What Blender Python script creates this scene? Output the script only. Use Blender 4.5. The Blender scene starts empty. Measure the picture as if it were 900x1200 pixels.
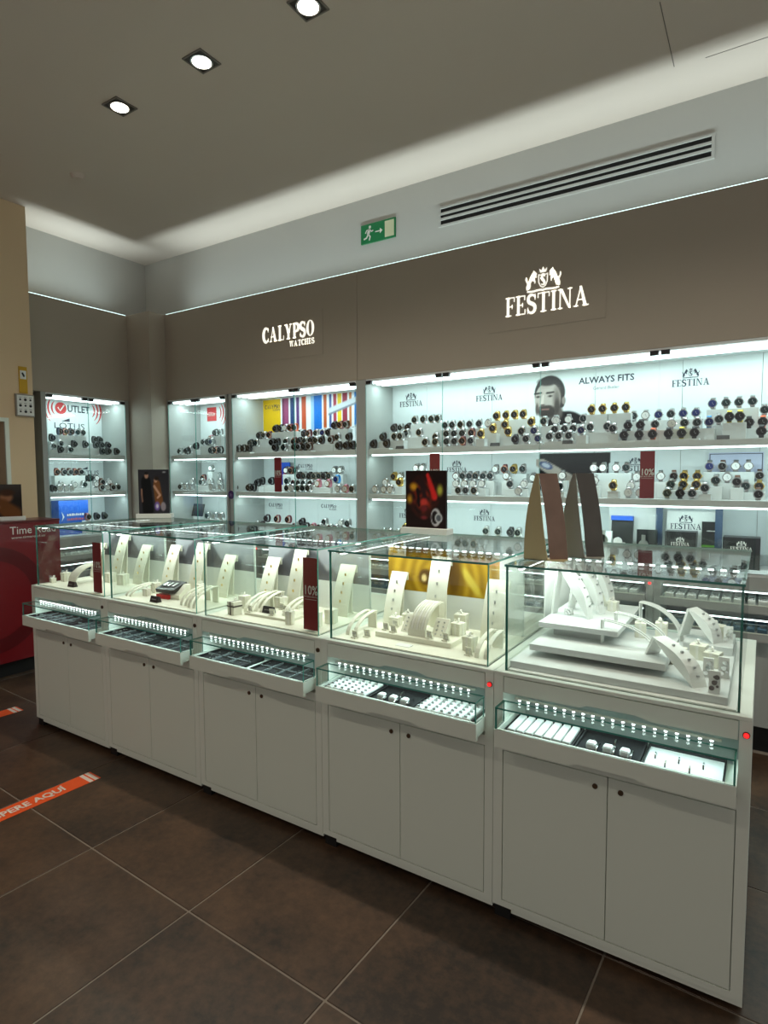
import bpy, bmesh, math, random
import numpy as np
from mathutils import Vector, Matrix
random.seed(7)
PI = math.pi
SC = bpy.context.scene
COL = SC.collection

# ------------------------------------------------------------------ camera
yaw, pitch, roll = 0.56787, -0.06527, -0.00443
fw = Vector((-math.sin(yaw)*math.cos(pitch), math.cos(yaw)*math.cos(pitch), math.sin(pitch)))
rt = Vector((math.cos(yaw), math.sin(yaw), 0)); up = rt.cross(fw)
r2 = rt*math.cos(roll)+up*math.sin(roll); u2 = up*math.cos(roll)-rt*math.sin(roll)
cam = bpy.data.cameras.new('camera'); camo = bpy.data.objects.new('camera', cam); COL.objects.link(camo)
cam.sensor_fit = 'AUTO'; cam.sensor_width = 36; cam.lens = 697.13/1200*36; cam.clip_start = 0.02
camo.matrix_world = Matrix(((r2.x, u2.x, -fw.x, 3.604), (r2.y, u2.y, -fw.y, -1.798), (r2.z, u2.z, -fw.z, 1.480), (0, 0, 0, 1)))
SC.camera = camo
# ------------------------------------------------------------------ world, exposure
SC.view_settings.view_transform = 'Standard'; SC.view_settings.look = 'None'
SC.view_settings.gamma = 1; SC.view_settings.use_curve_mapping = False
SC.view_settings.exposure = 0.0
SC.cycles.transparent_max_bounces = 48
SC.cycles.max_bounces = 10
SC.cycles.sample_clamp_indirect = 4
w = bpy.data.worlds.new('mall'); SC.world = w; w.use_nodes = True
w.node_tree.nodes['Background'].inputs[0].default_value = (1.0, 0.97, 0.93, 1)
w.node_tree.nodes['Background'].inputs[1].default_value = 0.35
LAMP = 1.0                       # overall level of the shop's lamps
WARM = (1.0, 0.90, 0.76); COOL = (0.76, 1.0, 1.0)

# ------------------------------------------------------------------ materials
MATS = {}
def mat(name, col, rough=0.5, metal=0.0, noise=0.06, scale=14.0, emit=0.0, coat=0.0, bump=0.0, sampled=False):
    if name in MATS: return MATS[name]
    m = bpy.data.materials.new(name); m.use_nodes = True; nt = m.node_tree; b = nt.nodes['Principled BSDF']
    b.inputs['Roughness'].default_value = rough; b.inputs['Metallic'].default_value = metal
    if coat: b.inputs['Coat Weight'].default_value = coat
    if emit:
        b.inputs['Base Color'].default_value = (*col, 1)
        b.inputs['Emission Color'].default_value = (*col, 1); b.inputs['Emission Strength'].default_value = emit
        if not sampled: m.cycles.emission_sampling = 'NONE'
    elif noise:
        tc = nt.nodes.new('ShaderNodeTexCoord'); n = nt.nodes.new('ShaderNodeTexNoise')
        n.inputs['Scale'].default_value = scale; n.inputs['Detail'].default_value = 5
        mx = nt.nodes.new('ShaderNodeMix'); mx.data_type = 'RGBA'
        mx.inputs['A'].default_value = (*[c*(1-noise) for c in col], 1)
        mx.inputs['B'].default_value = (*[min(1, c*(1+noise)) for c in col], 1)
        nt.links.new(tc.outputs['Object'], n.inputs['Vector'])
        nt.links.new(n.outputs['Fac'], mx.inputs['Factor']); nt.links.new(mx.outputs['Result'], b.inputs['Base Color'])
        if bump:
            bp = nt.nodes.new('ShaderNodeBump'); bp.inputs['Strength'].default_value = bump; bp.inputs['Distance'].default_value = 0.002
            nt.links.new(n.outputs['Fac'], bp.inputs['Height']); nt.links.new(bp.outputs['Normal'], b.inputs['Normal'])
    else: b.inputs['Base Color'].default_value = (*col, 1)
    MATS[name] = m; return m
def srgb(r, g, b):
    f = lambda c: (c/255/12.92 if c/255 <= .04045 else ((c/255+.055)/1.055)**2.4)
    return (f(r), f(g), f(b))
def glass_mat():
    m = bpy.data.materials.new('clear_glass'); m.use_nodes = True; nt = m.node_tree; nt.nodes.clear()
    o = nt.nodes.new('ShaderNodeOutputMaterial'); mx = nt.nodes.new('ShaderNodeMixShader')
    t = nt.nodes.new('ShaderNodeBsdfTransparent'); t.inputs[0].default_value = (0.965, 0.985, 0.975, 1)
    g = nt.nodes.new('ShaderNodeBsdfGlossy'); g.inputs['Roughness'].default_value = 0.0
    lw = nt.nodes.new('ShaderNodeLayerWeight'); lw.inputs[0].default_value = 0.5
    p = nt.nodes.new('ShaderNodeMath'); p.operation = 'POWER'; p.inputs[1].default_value = 5
    q = nt.nodes.new('ShaderNodeMath'); q.operation = 'MULTIPLY_ADD'; q.inputs[1].default_value = 0.96; q.inputs[2].default_value = 0.04
    nt.links.new(lw.outputs['Facing'], p.inputs[0]); nt.links.new(p.outputs[0], q.inputs[0])
    nt.links.new(q.outputs[0], mx.inputs[0]); nt.links.new(t.outputs[0], mx.inputs[1]); nt.links.new(g.outputs[0], mx.inputs[2])
    nt.links.new(mx.outputs[0], o.inputs[0]); return m
GLASS = glass_mat()
EDGE = mat('green_glass_edge', (0.06, 0.26, 0.21), 0.15, 0, 0.3, 30)
WHITE = mat('white_lacquer', srgb(228, 235, 224), 0.45, 0, 0.02, 3)
WHITE2 = mat('white_lacquer_door', srgb(224, 232, 220), 0.5, 0, 0.02, 2)
CAVITY = mat('drawer_inside', srgb(190, 200, 196), 0.5)
BLACK = mat('black_plastic', (0.008, 0.008, 0.009), 0.4)
PLINTH = mat('black_plinth', (0.006, 0.006, 0.006), 0.6)
GREIGE = mat('greige_fascia', srgb(168, 158, 144), 0.6, 0, 0.02, 2)
CEIL = mat('ceiling_paint', srgb(206, 192, 180), 0.9, 0, 0.02, 1.5)
WALLP = mat('wall_paint', srgb(186, 184, 178), 0.85, 0, 0.02, 2)
BEIGE = mat('beige_paint', srgb(222, 196, 160), 0.85, 0, 0.02, 2)
CABG = mat('cabinet_grey', srgb(165, 168, 165), 0.45, 0.0, 0.03, 5)
CABW = mat('cabinet_back_white', srgb(222, 228, 228), 0.5, 0, 0.02, 3)
SHELF = mat('shelf_white', srgb(205, 208, 206), 0.4, 0, 0.03, 5)
STEEL = mat('brushed_steel', (0.55, 0.55, 0.55), 0.28, 1.0, 0.1, 40)
CHROME = mat('chrome', (0.75, 0.75, 0.75), 0.12, 1.0, 0.05, 40)
GOLD = mat('gold_metal', (0.85, 0.60, 0.18), 0.25, 1.0, 0.08, 40)
BRONZE = mat('bronze_lock', (0.16, 0.11, 0.07), 0.35, 0.9, 0.1, 60)
LED = mat('led_cool', (0.88, 1.0, 0.98), emit=9.0)
LEDBAR = mat('led_bar', (0.84, 1.0, 1.0), emit=4.0)
COVE = mat('led_cove', (0.74, 1.0, 0.97), emit=2.0)
SIGNLIT = mat('sign_lit', (1.0, 0.97, 0.86), emit=0.95)
REDLED = mat('red_led', (1.0, 0.02, 0.02), emit=1.6)
LAMPLIT = mat('lamp_disc', (1.0, 0.93, 0.78), emit=7.0)
CREAM = mat('cream_leatherette', srgb(226, 224, 208), 0.6, 0, 0.04, 60, bump=0.1)
CREAMW = mat('white_leatherette', srgb(228, 230, 226), 0.55, 0, 0.03, 60)
PADGREY = mat('grey_plinth_board', srgb(205, 208, 206), 0.5, 0, 0.03, 20)
RIBBON = mat('satin_ribbon', srgb(232, 230, 222), 0.3, 0, 0.05, 50)
PRICEB = mat('black_card', (0.012, 0.011, 0.011), 0.5)
REDCARD = mat('dark_red_card', srgb(128, 22, 30), 0.5, 0, 0.05, 10)
REDDESK = mat('red_lacquer', srgb(116, 8, 20), 0.3, 0, 0.05, 3, coat=0.3)
REDDARK = mat('dark_red_lacquer', srgb(88, 8, 16), 0.3)
INK = mat('navy_ink', srgb(38, 48, 66), 0.6)
WINK = mat('white_ink', srgb(225, 222, 214), 0.6)
VELVET = mat('black_velvet', (0.006, 0.006, 0.007), 0.85)
ORANGE = mat('orange_vinyl', srgb(235, 88, 30), 0.45, 0, 0.05, 20)
WVINYL = mat('white_vinyl', srgb(225, 215, 205), 0.45)
GREEN = mat('exit_green', srgb(24, 120, 70), 0.4)
PALE = mat('exit_pale', srgb(205, 205, 170), 0.5)

# ------------------------------------------------------------------ object helpers
def link(name, bm, mats, parent=None, smooth=False):
    me = bpy.data.meshes.new(name); bm.to_mesh(me); bm.free()
    for m in (mats if isinstance(mats, (list, tuple)) else [mats]): me.materials.append(m)
    if smooth:
        for p in me.polygons: p.use_smooth = True
    o = bpy.data.objects.new(name, me); COL.objects.link(o)
    if parent: o.parent = parent
    return o
def tag(o, label, cat, group=None):
    o['label'] = label; o['category'] = cat
    if group: o['group'] = group
    return o
def thing(name, label, cat, loc=(0, 0, 0), rz=0.0, group=None):
    o = bpy.data.objects.new(name, None); COL.objects.link(o); o.empty_display_size = 0.05
    o.location = loc; o.rotation_euler = (0, 0, rz)
    return tag(o, label, cat, group)
def struct(name, bm, m, parent=None):
    o = link(name, bm, m, parent)
    if not parent: o['kind'] = 'structure'
    return o
def sroot(name, loc=(0, 0, 0), rz=0):
    o = bpy.data.objects.new(name, None); COL.objects.link(o); o.location = loc; o.rotation_euler = (0, 0, rz)
    o['kind'] = 'structure'; return o
def B(): return bmesh.new()
def box(bm, x0, x1, y0, y1, z0, z1, mi=0):
    v = [bm.verts.new(p) for p in ((x0,y0,z0),(x1,y0,z0),(x1,y1,z0),(x0,y1,z0),(x0,y0,z1),(x1,y0,z1),(x1,y1,z1),(x0,y1,z1))]
    for f in ((0,3,2,1),(4,5,6,7),(0,1,5,4),(1,2,6,5),(2,3,7,6),(3,0,4,7)):
        bm.faces.new([v[i] for i in f]).material_index = mi
    return bm
def bx(x0, x1, y0, y1, z0, z1): return box(B(), x0, x1, y0, y1, z0, z1)
def xform(bm, M, verts=None): bmesh.ops.transform(bm, matrix=M, verts=verts or bm.verts); return bm
def bev(bm, r, seg=1):
    bmesh.ops.bevel(bm, geom=bm.edges[:], offset=r, segments=seg, affect='EDGES', profile=0.5); return bm
def prism(bm, pts, axis, a, b, mi=0):
    """extrude polygon pts (2-D) along axis 'x','y','z' from a to b"""
    def P(p, t): return {'x': (t, p[0], p[1]), 'y': (p[0], t, p[1]), 'z': (p[0], p[1], t)}[axis]
    A = [bm.verts.new(P(p, a)) for p in pts]; C = [bm.verts.new(P(p, b)) for p in pts]; n = len(pts)
    fs = [bm.faces.new(A), bm.faces.new(C[::-1])]
    for i in range(n): fs.append(bm.faces.new((A[i], C[i], C[(i+1) % n], A[(i+1) % n])))
    for f in fs: f.material_index = mi
    bmesh.ops.recalc_face_normals(bm, faces=fs); return bm
def cyl(bm, c, axis, r, h, n=12, r2=None, mi=0):
    r2 = r if r2 is None else r2
    A, C = [], []
    for i in range(n):
        t = 2*PI*i/n; ca, sa = math.cos(t), math.sin(t)
        for L, rr, k in ((A, r, 0), (C, r2, h)):
            q = {'z': (rr*ca, rr*sa, k), 'y': (rr*ca, k, rr*sa), 'x': (k, rr*ca, rr*sa)}[axis]
            L.append(bm.verts.new((c[0]+q[0], c[1]+q[1], c[2]+q[2])))
    fs = [bm.faces.new(A), bm.faces.new(C[::-1])]
    for i in range(n): fs.append(bm.faces.new((A[i], C[i], C[(i+1) % n], A[(i+1) % n])))
    for f in fs: f.material_index = mi
    bmesh.ops.recalc_face_normals(bm, faces=fs); return bm
def band(bm, pts, x0, x1, th, mi=0, closed=False):
    """ribbon with thickness: profile pts (y,z) extruded along x"""
    n = len(pts); rows = []
    for i, (y, z) in enumerate(pts):
        a = pts[i-1] if (i > 0 or closed) else pts[i]; b = pts[(i+1) % n] if (i < n-1 or closed) else pts[i]
        d = Vector((b[0]-a[0], b[1]-a[1])); d = d.normalized() if d.length else Vector((0, 1))
        nx, nz = d.y*th, -d.x*th
        rows.append([bm.verts.new(p) for p in ((x0, y, z), (x1, y, z), (x1, y+nx, z+nz), (x0, y+nx, z+nz))])
    fs = []
    for i in range(n if closed else n-1):
        a, b = rows[i], rows[(i+1) % n]
        for k in range(4): fs.append(bm.faces.new((a[k], a[(k+1) % 4], b[(k+1) % 4], b[k])))
    if not closed: fs.append(bm.faces.new(rows[0][::-1])); fs.append(bm.faces.new(rows[-1]))
    for f in fs: f.material_index = mi
    bmesh.ops.recalc_face_normals(bm, faces=fs); return bm
def pane(name, parent, x0, x1, y0, y1, z0, z1):
    bm = bx(x0, x1, y0, y1, z0, z1); d = [x1-x0, y1-y0, z1-z0]; ax = d.index(min(d)); bm.normal_update()
    for f in bm.faces: f.material_index = 0 if abs(f.normal[ax]) > .9 else 1
    return link(name, bm, [GLASS, EDGE], parent)
def polyface(bm, pts, y=0.0, mi=0):
    f = bm.faces.new([bm.verts.new((p[0], y, p[1])) for p in pts]); f.material_index = mi; return f
def copy_tree(o, parent=None):
    c = o.copy(); COL.objects.link(c); c.parent = parent
    for ch in list(o.children): copy_tree(ch, c)
    return c
def area(name, loc, sx, sy, power, col=COOL, rot=(0, 0, 0), spread=PI):
    l = bpy.data.lights.new(name, 'AREA'); l.shape = 'RECTANGLE'; l.size = sx; l.size_y = sy
    l.energy = power*LAMP; l.color = col; l.spread = spread
    o = bpy.data.objects.new(name, l); COL.objects.link(o); o.location = loc; o.rotation_euler = rot; return o

# ------------------------------------------------------------------ lettering (flat print, meshes)
def text_bm(s, size, align='CENTER', bold=0.0, sx=1.0):
    c = bpy.data.curves.new('lettering', 'FONT'); c.body = s; c.size = size; c.align_x = align; c.offset = bold; c.resolution_u = 2
    o = bpy.data.objects.new('lettering', c); COL.objects.link(o)
    dg = bpy.context.evaluated_depsgraph_get(); me = bpy.data.meshes.new_from_object(o.evaluated_get(dg))
    bpy.data.objects.remove(o); bpy.data.curves.remove(c)
    bm = B(); bm.from_mesh(me); bpy.data.meshes.remove(me)
    # stand the print up: x right, z up, facing -y
    xform(bm, Matrix(((sx, 0, 0, 0), (0, 0, -1, 0), (0, 1, 0, 0), (0, 0, 0, 1)))); return bm
def lettering(s, size, m, parent, loc, align='CENTER', bold=0.0, sx=1.0, rz=0.0, rx=0.0, name='lettering'):
    o = link(name, text_bm(s, size, align, bold, sx), m, parent); o.location = loc; o.rotation_euler = (rx, 0, rz); return o
def bez(p, n=8):
    out = []
    for i in range(0, len(p)-3, 3):
        for k in range(n+1):
            if i and not k: continue
            t = k/n; a = 1-t
            out.append(tuple(a**3*p[i][j]+3*a*a*t*p[i+1][j]+3*a*t*t*p[i+2][j]+t**3*p[i+3][j] for j in (0, 1)))
    return out
def quad(bm, *p): polyface(bm, p)
def rect(bm, x0, x1, z0, z1): quad(bm, (x0, z0), (x1, z0), (x1, z1), (x0, z1))
def vstroke(bm, pts, wid):
    n = len(pts); L, R = [], []
    for i in range(n):
        a, b = pts[max(i-1, 0)], pts[min(i+1, n-1)]; d = Vector((b[0]-a[0], b[1]-a[1])).normalized()
        w_ = wid(i/(n-1))/2
        L.append((pts[i][0]-d.y*w_, pts[i][1]+d.x*w_)); R.append((pts[i][0]+d.y*w_, pts[i][1]-d.x*w_))
    for i in range(n-1): quad(bm, R[i], R[i+1], L[i+1], L[i])
def serif_word(word, h, gap=0.07, heavy=1.0):
    """serif capitals built from polygons; returns (bm, width); baseline z=0, x from 0"""
    bm = B(); x = 0.0; s = .17*heavy; t = .06
    for ch in word:
        g = B(); wd = .6
        if ch in 'FE':
            rect(g, .08, .08+s, 0, 1); rect(g, 0, .58, 1-t, 1); rect(g, .52, .58, .74, 1-t); rect(g, .08+s, .44, .48, .48+t); rect(g, .40, .45, .38, .62)
            if ch == 'F': rect(g, 0, .38, 0, t)
            else: rect(g, 0, .6, 0, t); rect(g, .55, .61, t, .27)
            wd = .58 if ch == 'F' else .62
        elif ch == 'L': rect(g, .08, .08+s, 0, 1); rect(g, 0, .36, 1-t, 1); rect(g, 0, .6, 0, t); rect(g, .55, .61, t, .3); wd = .61
        elif ch == 'T': rect(g, .27, .27+s, 0, 1); rect(g, 0, .72, 1-t, 1); rect(g, 0, .06, .74, 1-t); rect(g, .66, .72, .74, 1-t); rect(g, .17, .54, 0, t); wd = .72
        elif ch == 'I': rect(g, .08, .08+s, 0, 1); rect(g, 0, .34, 1-t, 1); rect(g, 0, .34, 0, t); wd = .34
        elif ch == 'N':
            rect(g, .10, .17, 0, 1); rect(g, .66, .73, 0, 1); quad(g, (.08, 1), (.62, 0), (.73, 0), (.73, .02), (.27, 1)); rect(g, 0, .28, 0, t); rect(g, .55, .83, 1-t, 1); rect(g, 0, .2, 1-t, 1); wd = .83
        elif ch in 'AV':
            quad(g, (.10, 0), (.17, 0), (.42, .86), (.38, 1)); quad(g, (.34, 1), (.46, 1), (.76, 0), (.76-s*1.15, 0)); rect(g, .2, .6, .3, .3+t); rect(g, 0, .28, 0, t); rect(g, .5, .86, 0, t); wd = .86
        elif ch == 'Y':
            quad(g, (.06, 1), (.06+s*1.1, 1), (.30+s, .48), (.30, .42)); quad(g, (.62, 1), (.69, 1), (.30+s, .42), (.34, .42)); rect(g, .29, .29+s, 0, .5); rect(g, 0, .32, 1-t, 1); rect(g, .52, .76, 1-t, 1); rect(g, .18, .58, 0, t); wd = .76
        elif ch == 'P':
            rect(g, .08, .08+s, 0, 1); rect(g, 0, .36, 0, t); rect(g, 0, .1, 1-t, 1)
            vstroke(g, bez([(.2, .97), (.75, 1.02), (.75, .38), (.2, .44)]), lambda q: .06+s*math.sin(PI*q)); wd = .66
        elif ch == 'H':
            rect(g, .08, .08+s, 0, 1); rect(g, .55, .55+s, 0, 1); rect(g, .2, .6, .48, .48+t)
            for a in (0, .47): rect(g, a, a+.34, 0, t); rect(g, a, a+.34, 1-t, 1)
            wd = .82
        elif ch == 'W':
            for a in (.05, .42): quad(g, (a, 1), (a+s, 1), (a+.27, 0), (a+.2, 0)); quad(g, (a+.43, 1), (a+.37, 1), (a+.19, 0), (a+.26, 0))
            rect(g, 0, .3, 1-t, 1); rect(g, .7, .95, 1-t, 1); wd = .95
        elif ch == 'O':
            for k in range(20):
                a, b = 2*PI*k/20, 2*PI*(k+1)/20
                q = lambda an, f: (.39+(.39-f*s*1.05)*math.cos(an), .5+(.52-f*.05)*math.sin(an))
                quad(g, q(a, 0), q(b, 0), q(b, 1), q(a, 1))
            wd = .78
        elif ch == 'C':
            pts = [(.37+.30*math.cos(a), .5+.47*math.sin(a)) for a in np.linspace(.75, 2*PI-.75, 16)]
            vstroke(g, pts, lambda q: .06+s*math.sin(PI*q)); rect(g, .55, .61, .68, 1); rect(g, .55, .6, 0.02, .3); wd = .64
        elif ch == 'S':
            vstroke(g, bez([(.50, .80), (.44, 1.02), (.06, 1.02), (.08, .72), (.10, .46), (.52, .56), (.50, .25), (.48, -.04), (.12, -.04), (.06, .22)], 7), lambda q: .06+s*.85*math.sin(PI*q)**.8)
            rect(g, .47, .52, .68, 1); rect(g, .04, .09, 0, .32); wd = .58
        me = bpy.data.meshes.new('g'); xform(g, Matrix.Translation((x, 0, 0))); g.to_mesh(me); g.free(); bm.from_mesh(me); bpy.data.meshes.remove(me)
        x += wd+gap
    xform(bm, Matrix.Scale(h, 4)); return bm, (x-gap)*h
HORSE = [(.05,.0),(.12,.02),(.13,.2),(.22,.3),(.25,.16),(.2,.05),(.28,.04),(.33,.2),(.33,.34),(.42,.45),(.55,.40),(.56,.30),(.62,.29),(.63,.43),(.52,.52),(.60,.60),(.72,.58),(.70,.66),(.56,.68),(.54,.76),(.66,.74),(.72,.79),(.60,.90),(.50,.98),(.46,.88),(.38,.80),(.32,.62),(.22,.48),(.12,.46),(.06,.56),(.08,.66),(.02,.70),(-.02,.56),(.04,.42),(.10,.34),(.04,.18)]
def crest(bm, cx, z0, h):
    """two rearing horses either side of a crowned shield over a ribbon"""
    S = lambda px, pz: (cx+px*h, z0+pz*h)
    sh = [(-.24, .84), (-.12, .80), (0, .86), (.12, .80), (.24, .84), (.23, .45), (.14, .26), (0, .16), (-.14, .26), (-.23, .45)]
    inn = [(p[0]*.80, .50+(p[1]-.50)*.84) for p in sh]
    for i in range(10): quad(bm, S(*sh[i]), S(*sh[(i+1) % 10]), S(*inn[(i+1) % 10]), S(*inn[i]))
    vstroke(bm, [S(*p) for p in bez([(.10, .68), (.06, .82), (-.14, .74), (-.02, .56), (.16, .40), (.06, .24), (-.10, .36)], 6)], lambda q: h*(.03+.10*math.sin(PI*q)))
    rect(bm, S(-.13, 0)[0], S(-.06, 0)[0], S(0, .60)[1], S(0, .64)[1])
    polyface(bm, [S(-.14, .90), (S(.14, .90)), S(.20, 1.10), S(.08, 1.0), S(0, 1.16), S(-.08, 1.0), S(-.20, 1.10)])
    for sg in (1, -1):
        pts = [S(sg*(-.86+p[0]*.78), .16+p[1]*.92) for p in HORSE]
        f = polyface(bm, pts if sg > 0 else pts[::-1])
        bmesh.ops.triangulate(bm, faces=[f])
    vstroke(bm, [S(*p) for p in bez([(-.78, .10), (-.4, .0), (-.2, .16), (0, .06), (.2, .16), (.4, .0), (.78, .10)], 6)], lambda q: h*.09)
def crest_logo(width):
    bm, wd = serif_word('FESTINA', width/4.6); xform(bm, Matrix.Translation((-wd/2, 0, 0)) @ Matrix.Identity(4))
    crest(bm, 0, width/4.6*1.12, width*.28); return bm
LOGO = {}
def small_logo(parent, loc, width, m=None, word='crest', rz=0):
    m = m or INK; key = (word, round(width, 3), m.name)
    if key not in LOGO:
        if word == 'crest': bm = crest_logo(width)
        else:
            bm, wd = serif_word('CALYPSO', width/5.2, heavy=1.25); xform(bm, Matrix.Translation((-wd/2, 0, 0)))
            b2, w2 = serif_word('WATCHES', width/11.5, heavy=1.25); xform(b2, Matrix.Translation((wd/2-w2, 0, -width/8)))
            me = bpy.data.meshes.new('g'); b2.to_mesh(me); b2.free(); bm.from_mesh(me)
        o = link('lettering', bm, m, parent); LOGO[key] = o.data
    else:
        o = bpy.data.objects.new('lettering', LOGO[key]); COL.objects.link(o); o.parent = parent
    o.location = loc; o.rotation_euler = (0, 0, rz); return o

# ------------------------------------------------------------------ printed pictures: a grid mesh coloured point by point
def attr_mat(name, rough=0.4):
    if name in MATS: return MATS[name]
    m = bpy.data.materials.new(name); m.use_nodes = True; nt = m.node_tree; b = nt.nodes['Principled BSDF']
    a = nt.nodes.new('ShaderNodeAttribute'); a.attribute_name = 'print'; b.inputs['Roughness'].default_value = rough; b.inputs['Specular IOR Level'].default_value = .2
    nt.links.new(a.outputs['Color'], b.inputs['Base Color']); MATS[name] = m; return m
PRINT = attr_mat('printed_picture')
def picture(name, parent, w_, h_, fn, nx, ny, loc=(0, 0, 0), rz=0.0, rx=0.0):
    """facing -y, lower left corner at loc"""
    U, V = np.meshgrid(np.linspace(0, 1, nx), np.linspace(0, 1, ny)); rgb = fn(U, V)
    vs = np.stack([U.ravel()*w_, np.zeros(nx*ny), V.ravel()*h_], 1)
    i = np.arange(nx*ny).reshape(ny, nx); fs = np.stack([i[:-1, :-1], i[:-1, 1:], i[1:, 1:], i[1:, :-1]], -1).reshape(-1, 4)
    me = bpy.data.meshes.new(name); me.from_pydata(vs.tolist(), [], fs.tolist())
    c = np.clip(rgb.reshape(-1, 3)/255.0, 0, 1); c = np.where(c <= .04045, c/12.92, ((c+.055)/1.055)**2.4)
    at = me.color_attributes.new('print', 'FLOAT_COLOR', 'POINT')
    at.data.foreach_set('color', np.concatenate([c, np.ones((len(c), 1))], 1).astype(np.float32).ravel())
    me.materials.append(PRINT); o = bpy.data.objects.new(name, me); COL.objects.link(o); o.parent = parent
    o.location = loc; o.rotation_euler = (rx, 0, rz); return o
def canvas(U, col): return np.ones(U.shape+(3,))*np.array(col, float)
def paint(img, mask, col, soft=None):
    a = np.clip(mask, 0, 1)[..., None]; img[:] = img*(1-a)+np.array(col, float)*a
def ell(U, V, cx, cy, rx_, ry_, s=.12, ang=0.0):
    x, y = U-cx, V-cy; c, n = math.cos(ang), math.sin(ang); X, Y = c*x+n*y, -n*x+c*y
    d = np.sqrt((X/rx_)**2+(Y/ry_)**2); return np.clip((1-d)/s, 0, 1)
def seg(U, V, a, b, r0, r1, s=.2):
    dx, dy = b[0]-a[0], b[1]-a[1]; t = np.clip(((U-a[0])*dx+(V-a[1])*dy)/(dx*dx+dy*dy), 0, 1)
    d = np.hypot(U-a[0]-t*dx, V-a[1]-t*dy)/(r0+(r1-r0)*t); return np.clip((1-d)/s, 0, 1)
def vnoise(U, V, f, seed=0):
    return .5+.25*np.sin(f*U*6.1+seed+2*np.sin(f*V*3.3+seed*1.7))+.25*np.sin(f*V*7.3-seed+1.7*np.sin(f*U*4.1+seed))

# ------------------------------------------------------------------ large structure
ZC = 3.554
def floor_mat(seed_mix=True):
    m = bpy.data.materials.new('brown_stone_tile'); m.use_nodes = True; nt = m.node_tree; b = nt.nodes['Principled BSDF']
    tc = nt.nodes.new('ShaderNodeNewGeometry'); n1 = nt.nodes.new('ShaderNodeTexNoise'); n2 = nt.nodes.new('ShaderNodeTexNoise')
    n1.inputs['Scale'].default_value = 2.6; n1.inputs['Detail'].default_value = 8; n1.inputs['Roughness'].default_value = .65
    n2.inputs['Scale'].default_value = 30; n2.inputs['Detail'].default_value = 9; n2.inputs['Roughness'].default_value = .7
    oi = nt.nodes.new('ShaderNodeObjectInfo')
    nt.links.new(tc.outputs['Position'], n1.inputs['Vector']); nt.links.new(tc.outputs['Position'], n2.inputs['Vector'])
    r = nt.nodes.new('ShaderNodeValToRGB'); r.color_ramp.elements[0].position = .3; r.color_ramp.elements[1].position = .72
    r.color_ramp.elements[0].color = (*srgb(40, 32, 26), 1); r.color_ramp.elements[1].color = (*srgb(88, 66, 48), 1)
    a = nt.nodes.new('ShaderNodeMath'); a.operation = 'MULTIPLY_ADD'; a.inputs[1].default_value = .75; nt.links.new(n2.outputs['Fac'], a.inputs[0])
    k = nt.nodes.new('ShaderNodeMath'); k.operation = 'MULTIPLY_ADD'; k.inputs[1].default_value = .12; k.inputs[2].default_value = -.44
    nt.links.new(oi.outputs['Random'], k.inputs[0])
    s = nt.nodes.new('ShaderNodeMath'); s.operation = 'ADD'; nt.links.new(n1.outputs['Fac'], s.inputs[0]); nt.links.new(k.outputs[0], s.inputs[1])
    nt.links.new(s.outputs[0], a.inputs[2]); nt.links.new(a.outputs[0], r.inputs[0]); nt.links.new(r.outputs[0], b.inputs['Base Color'])
    b.inputs['Roughness'].default_value = .42
    bp = nt.nodes.new('ShaderNodeBump'); bp.inputs['Strength'].default_value = .12; bp.inputs['Distance'].default_value = .003
    nt.links.new(n2.outputs['Fac'], bp.inputs['Height']); nt.links.new(bp.outputs[0], b.inputs['Normal']); return m
TILE = floor_mat(); GROUT = mat('grey_grout', srgb(132, 123, 112), .9, 0, .08, 60)
fl = struct('floor', bx(-2.0, 6.6, -5.2, 2.4, -.06, -.003), GROUT)
T0 = Vector((1.4001, -.5101)); TS = .6044; TR = -.0391; tile_me = None
for i in range(-8, 10):
    for j in range(-9, 6):
        c = T0+Vector((TS*((i+.5)*math.cos(TR)-(j+.5)*math.sin(TR)), TS*((i+.5)*math.sin(TR)+(j+.5)*math.cos(TR))))
        if not (-1.75 < c.x < 6.3 and -4.9 < c.y < 2.0): continue
        if tile_me is None:
            h = TS/2-.0035; o = link('tile', bev(bx(-h, h, -h, h, -.012, 0), .0012), TILE, fl); tile_me = o.data
        else: o = bpy.data.objects.new('tile', tile_me); COL.objects.link(o); o.parent = fl
        o.location = (c.x, c.y, 0); o.rotation_euler = (0, 0, TR)
ce = struct('ceiling', bx(-2.0, 6.6, -5.2, 2.4, ZC, ZC+.1), CEIL)
SEAM = mat('shadow_gap', srgb(120, 112, 104), .9)
link('access_panel_joint', box(box(B(), 3.148, 3.152, 1.20, 1.70, ZC-.0015, ZC), 3.29, 3.60, 1.711, 1.715, ZC-.0015, ZC), SEAM, ce)
struct('wall_back', box(bx(-1.665, 6.6, 2.05, 2.4, 2.76, ZC), -1.665, 6.6, 2.22, 2.4, 0, 2.76), WALLP)
struct('wall_left', box(bx(-2.0, -1.665, .74, 2.4, 2.76, ZC), -2.0, -1.80, .74, 2.4, 0, 2.76), WALLP)
wb = B()                                                     # beige wall with the doorway
box(wb, -2.0, -1.30, .50, .725, 0, ZC); box(wb, -2.0, -1.30, -5.2, -.42, 0, ZC); box(wb, -2.0, -1.30, -.42, .50, 1.885, ZC)
struct('wall_front', wb, BEIGE)
DOORP = mat('dark_door', (0.02, 0.018, 0.016), .4)
dr = struct('door_1', bx(-1.52, -1.48, -.42, .50, 0, 1.885), DOORP)
fr = B(); box(fr, -1.30, -1.285, .50, .53, 0, 1.915); box(fr, -1.30, -1.285, -.45, -.42, 0, 1.915); box(fr, -1.30, -1.285, -.42, .50, 1.885, 1.915)
link('door_frame', fr, WHITE, dr)
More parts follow.
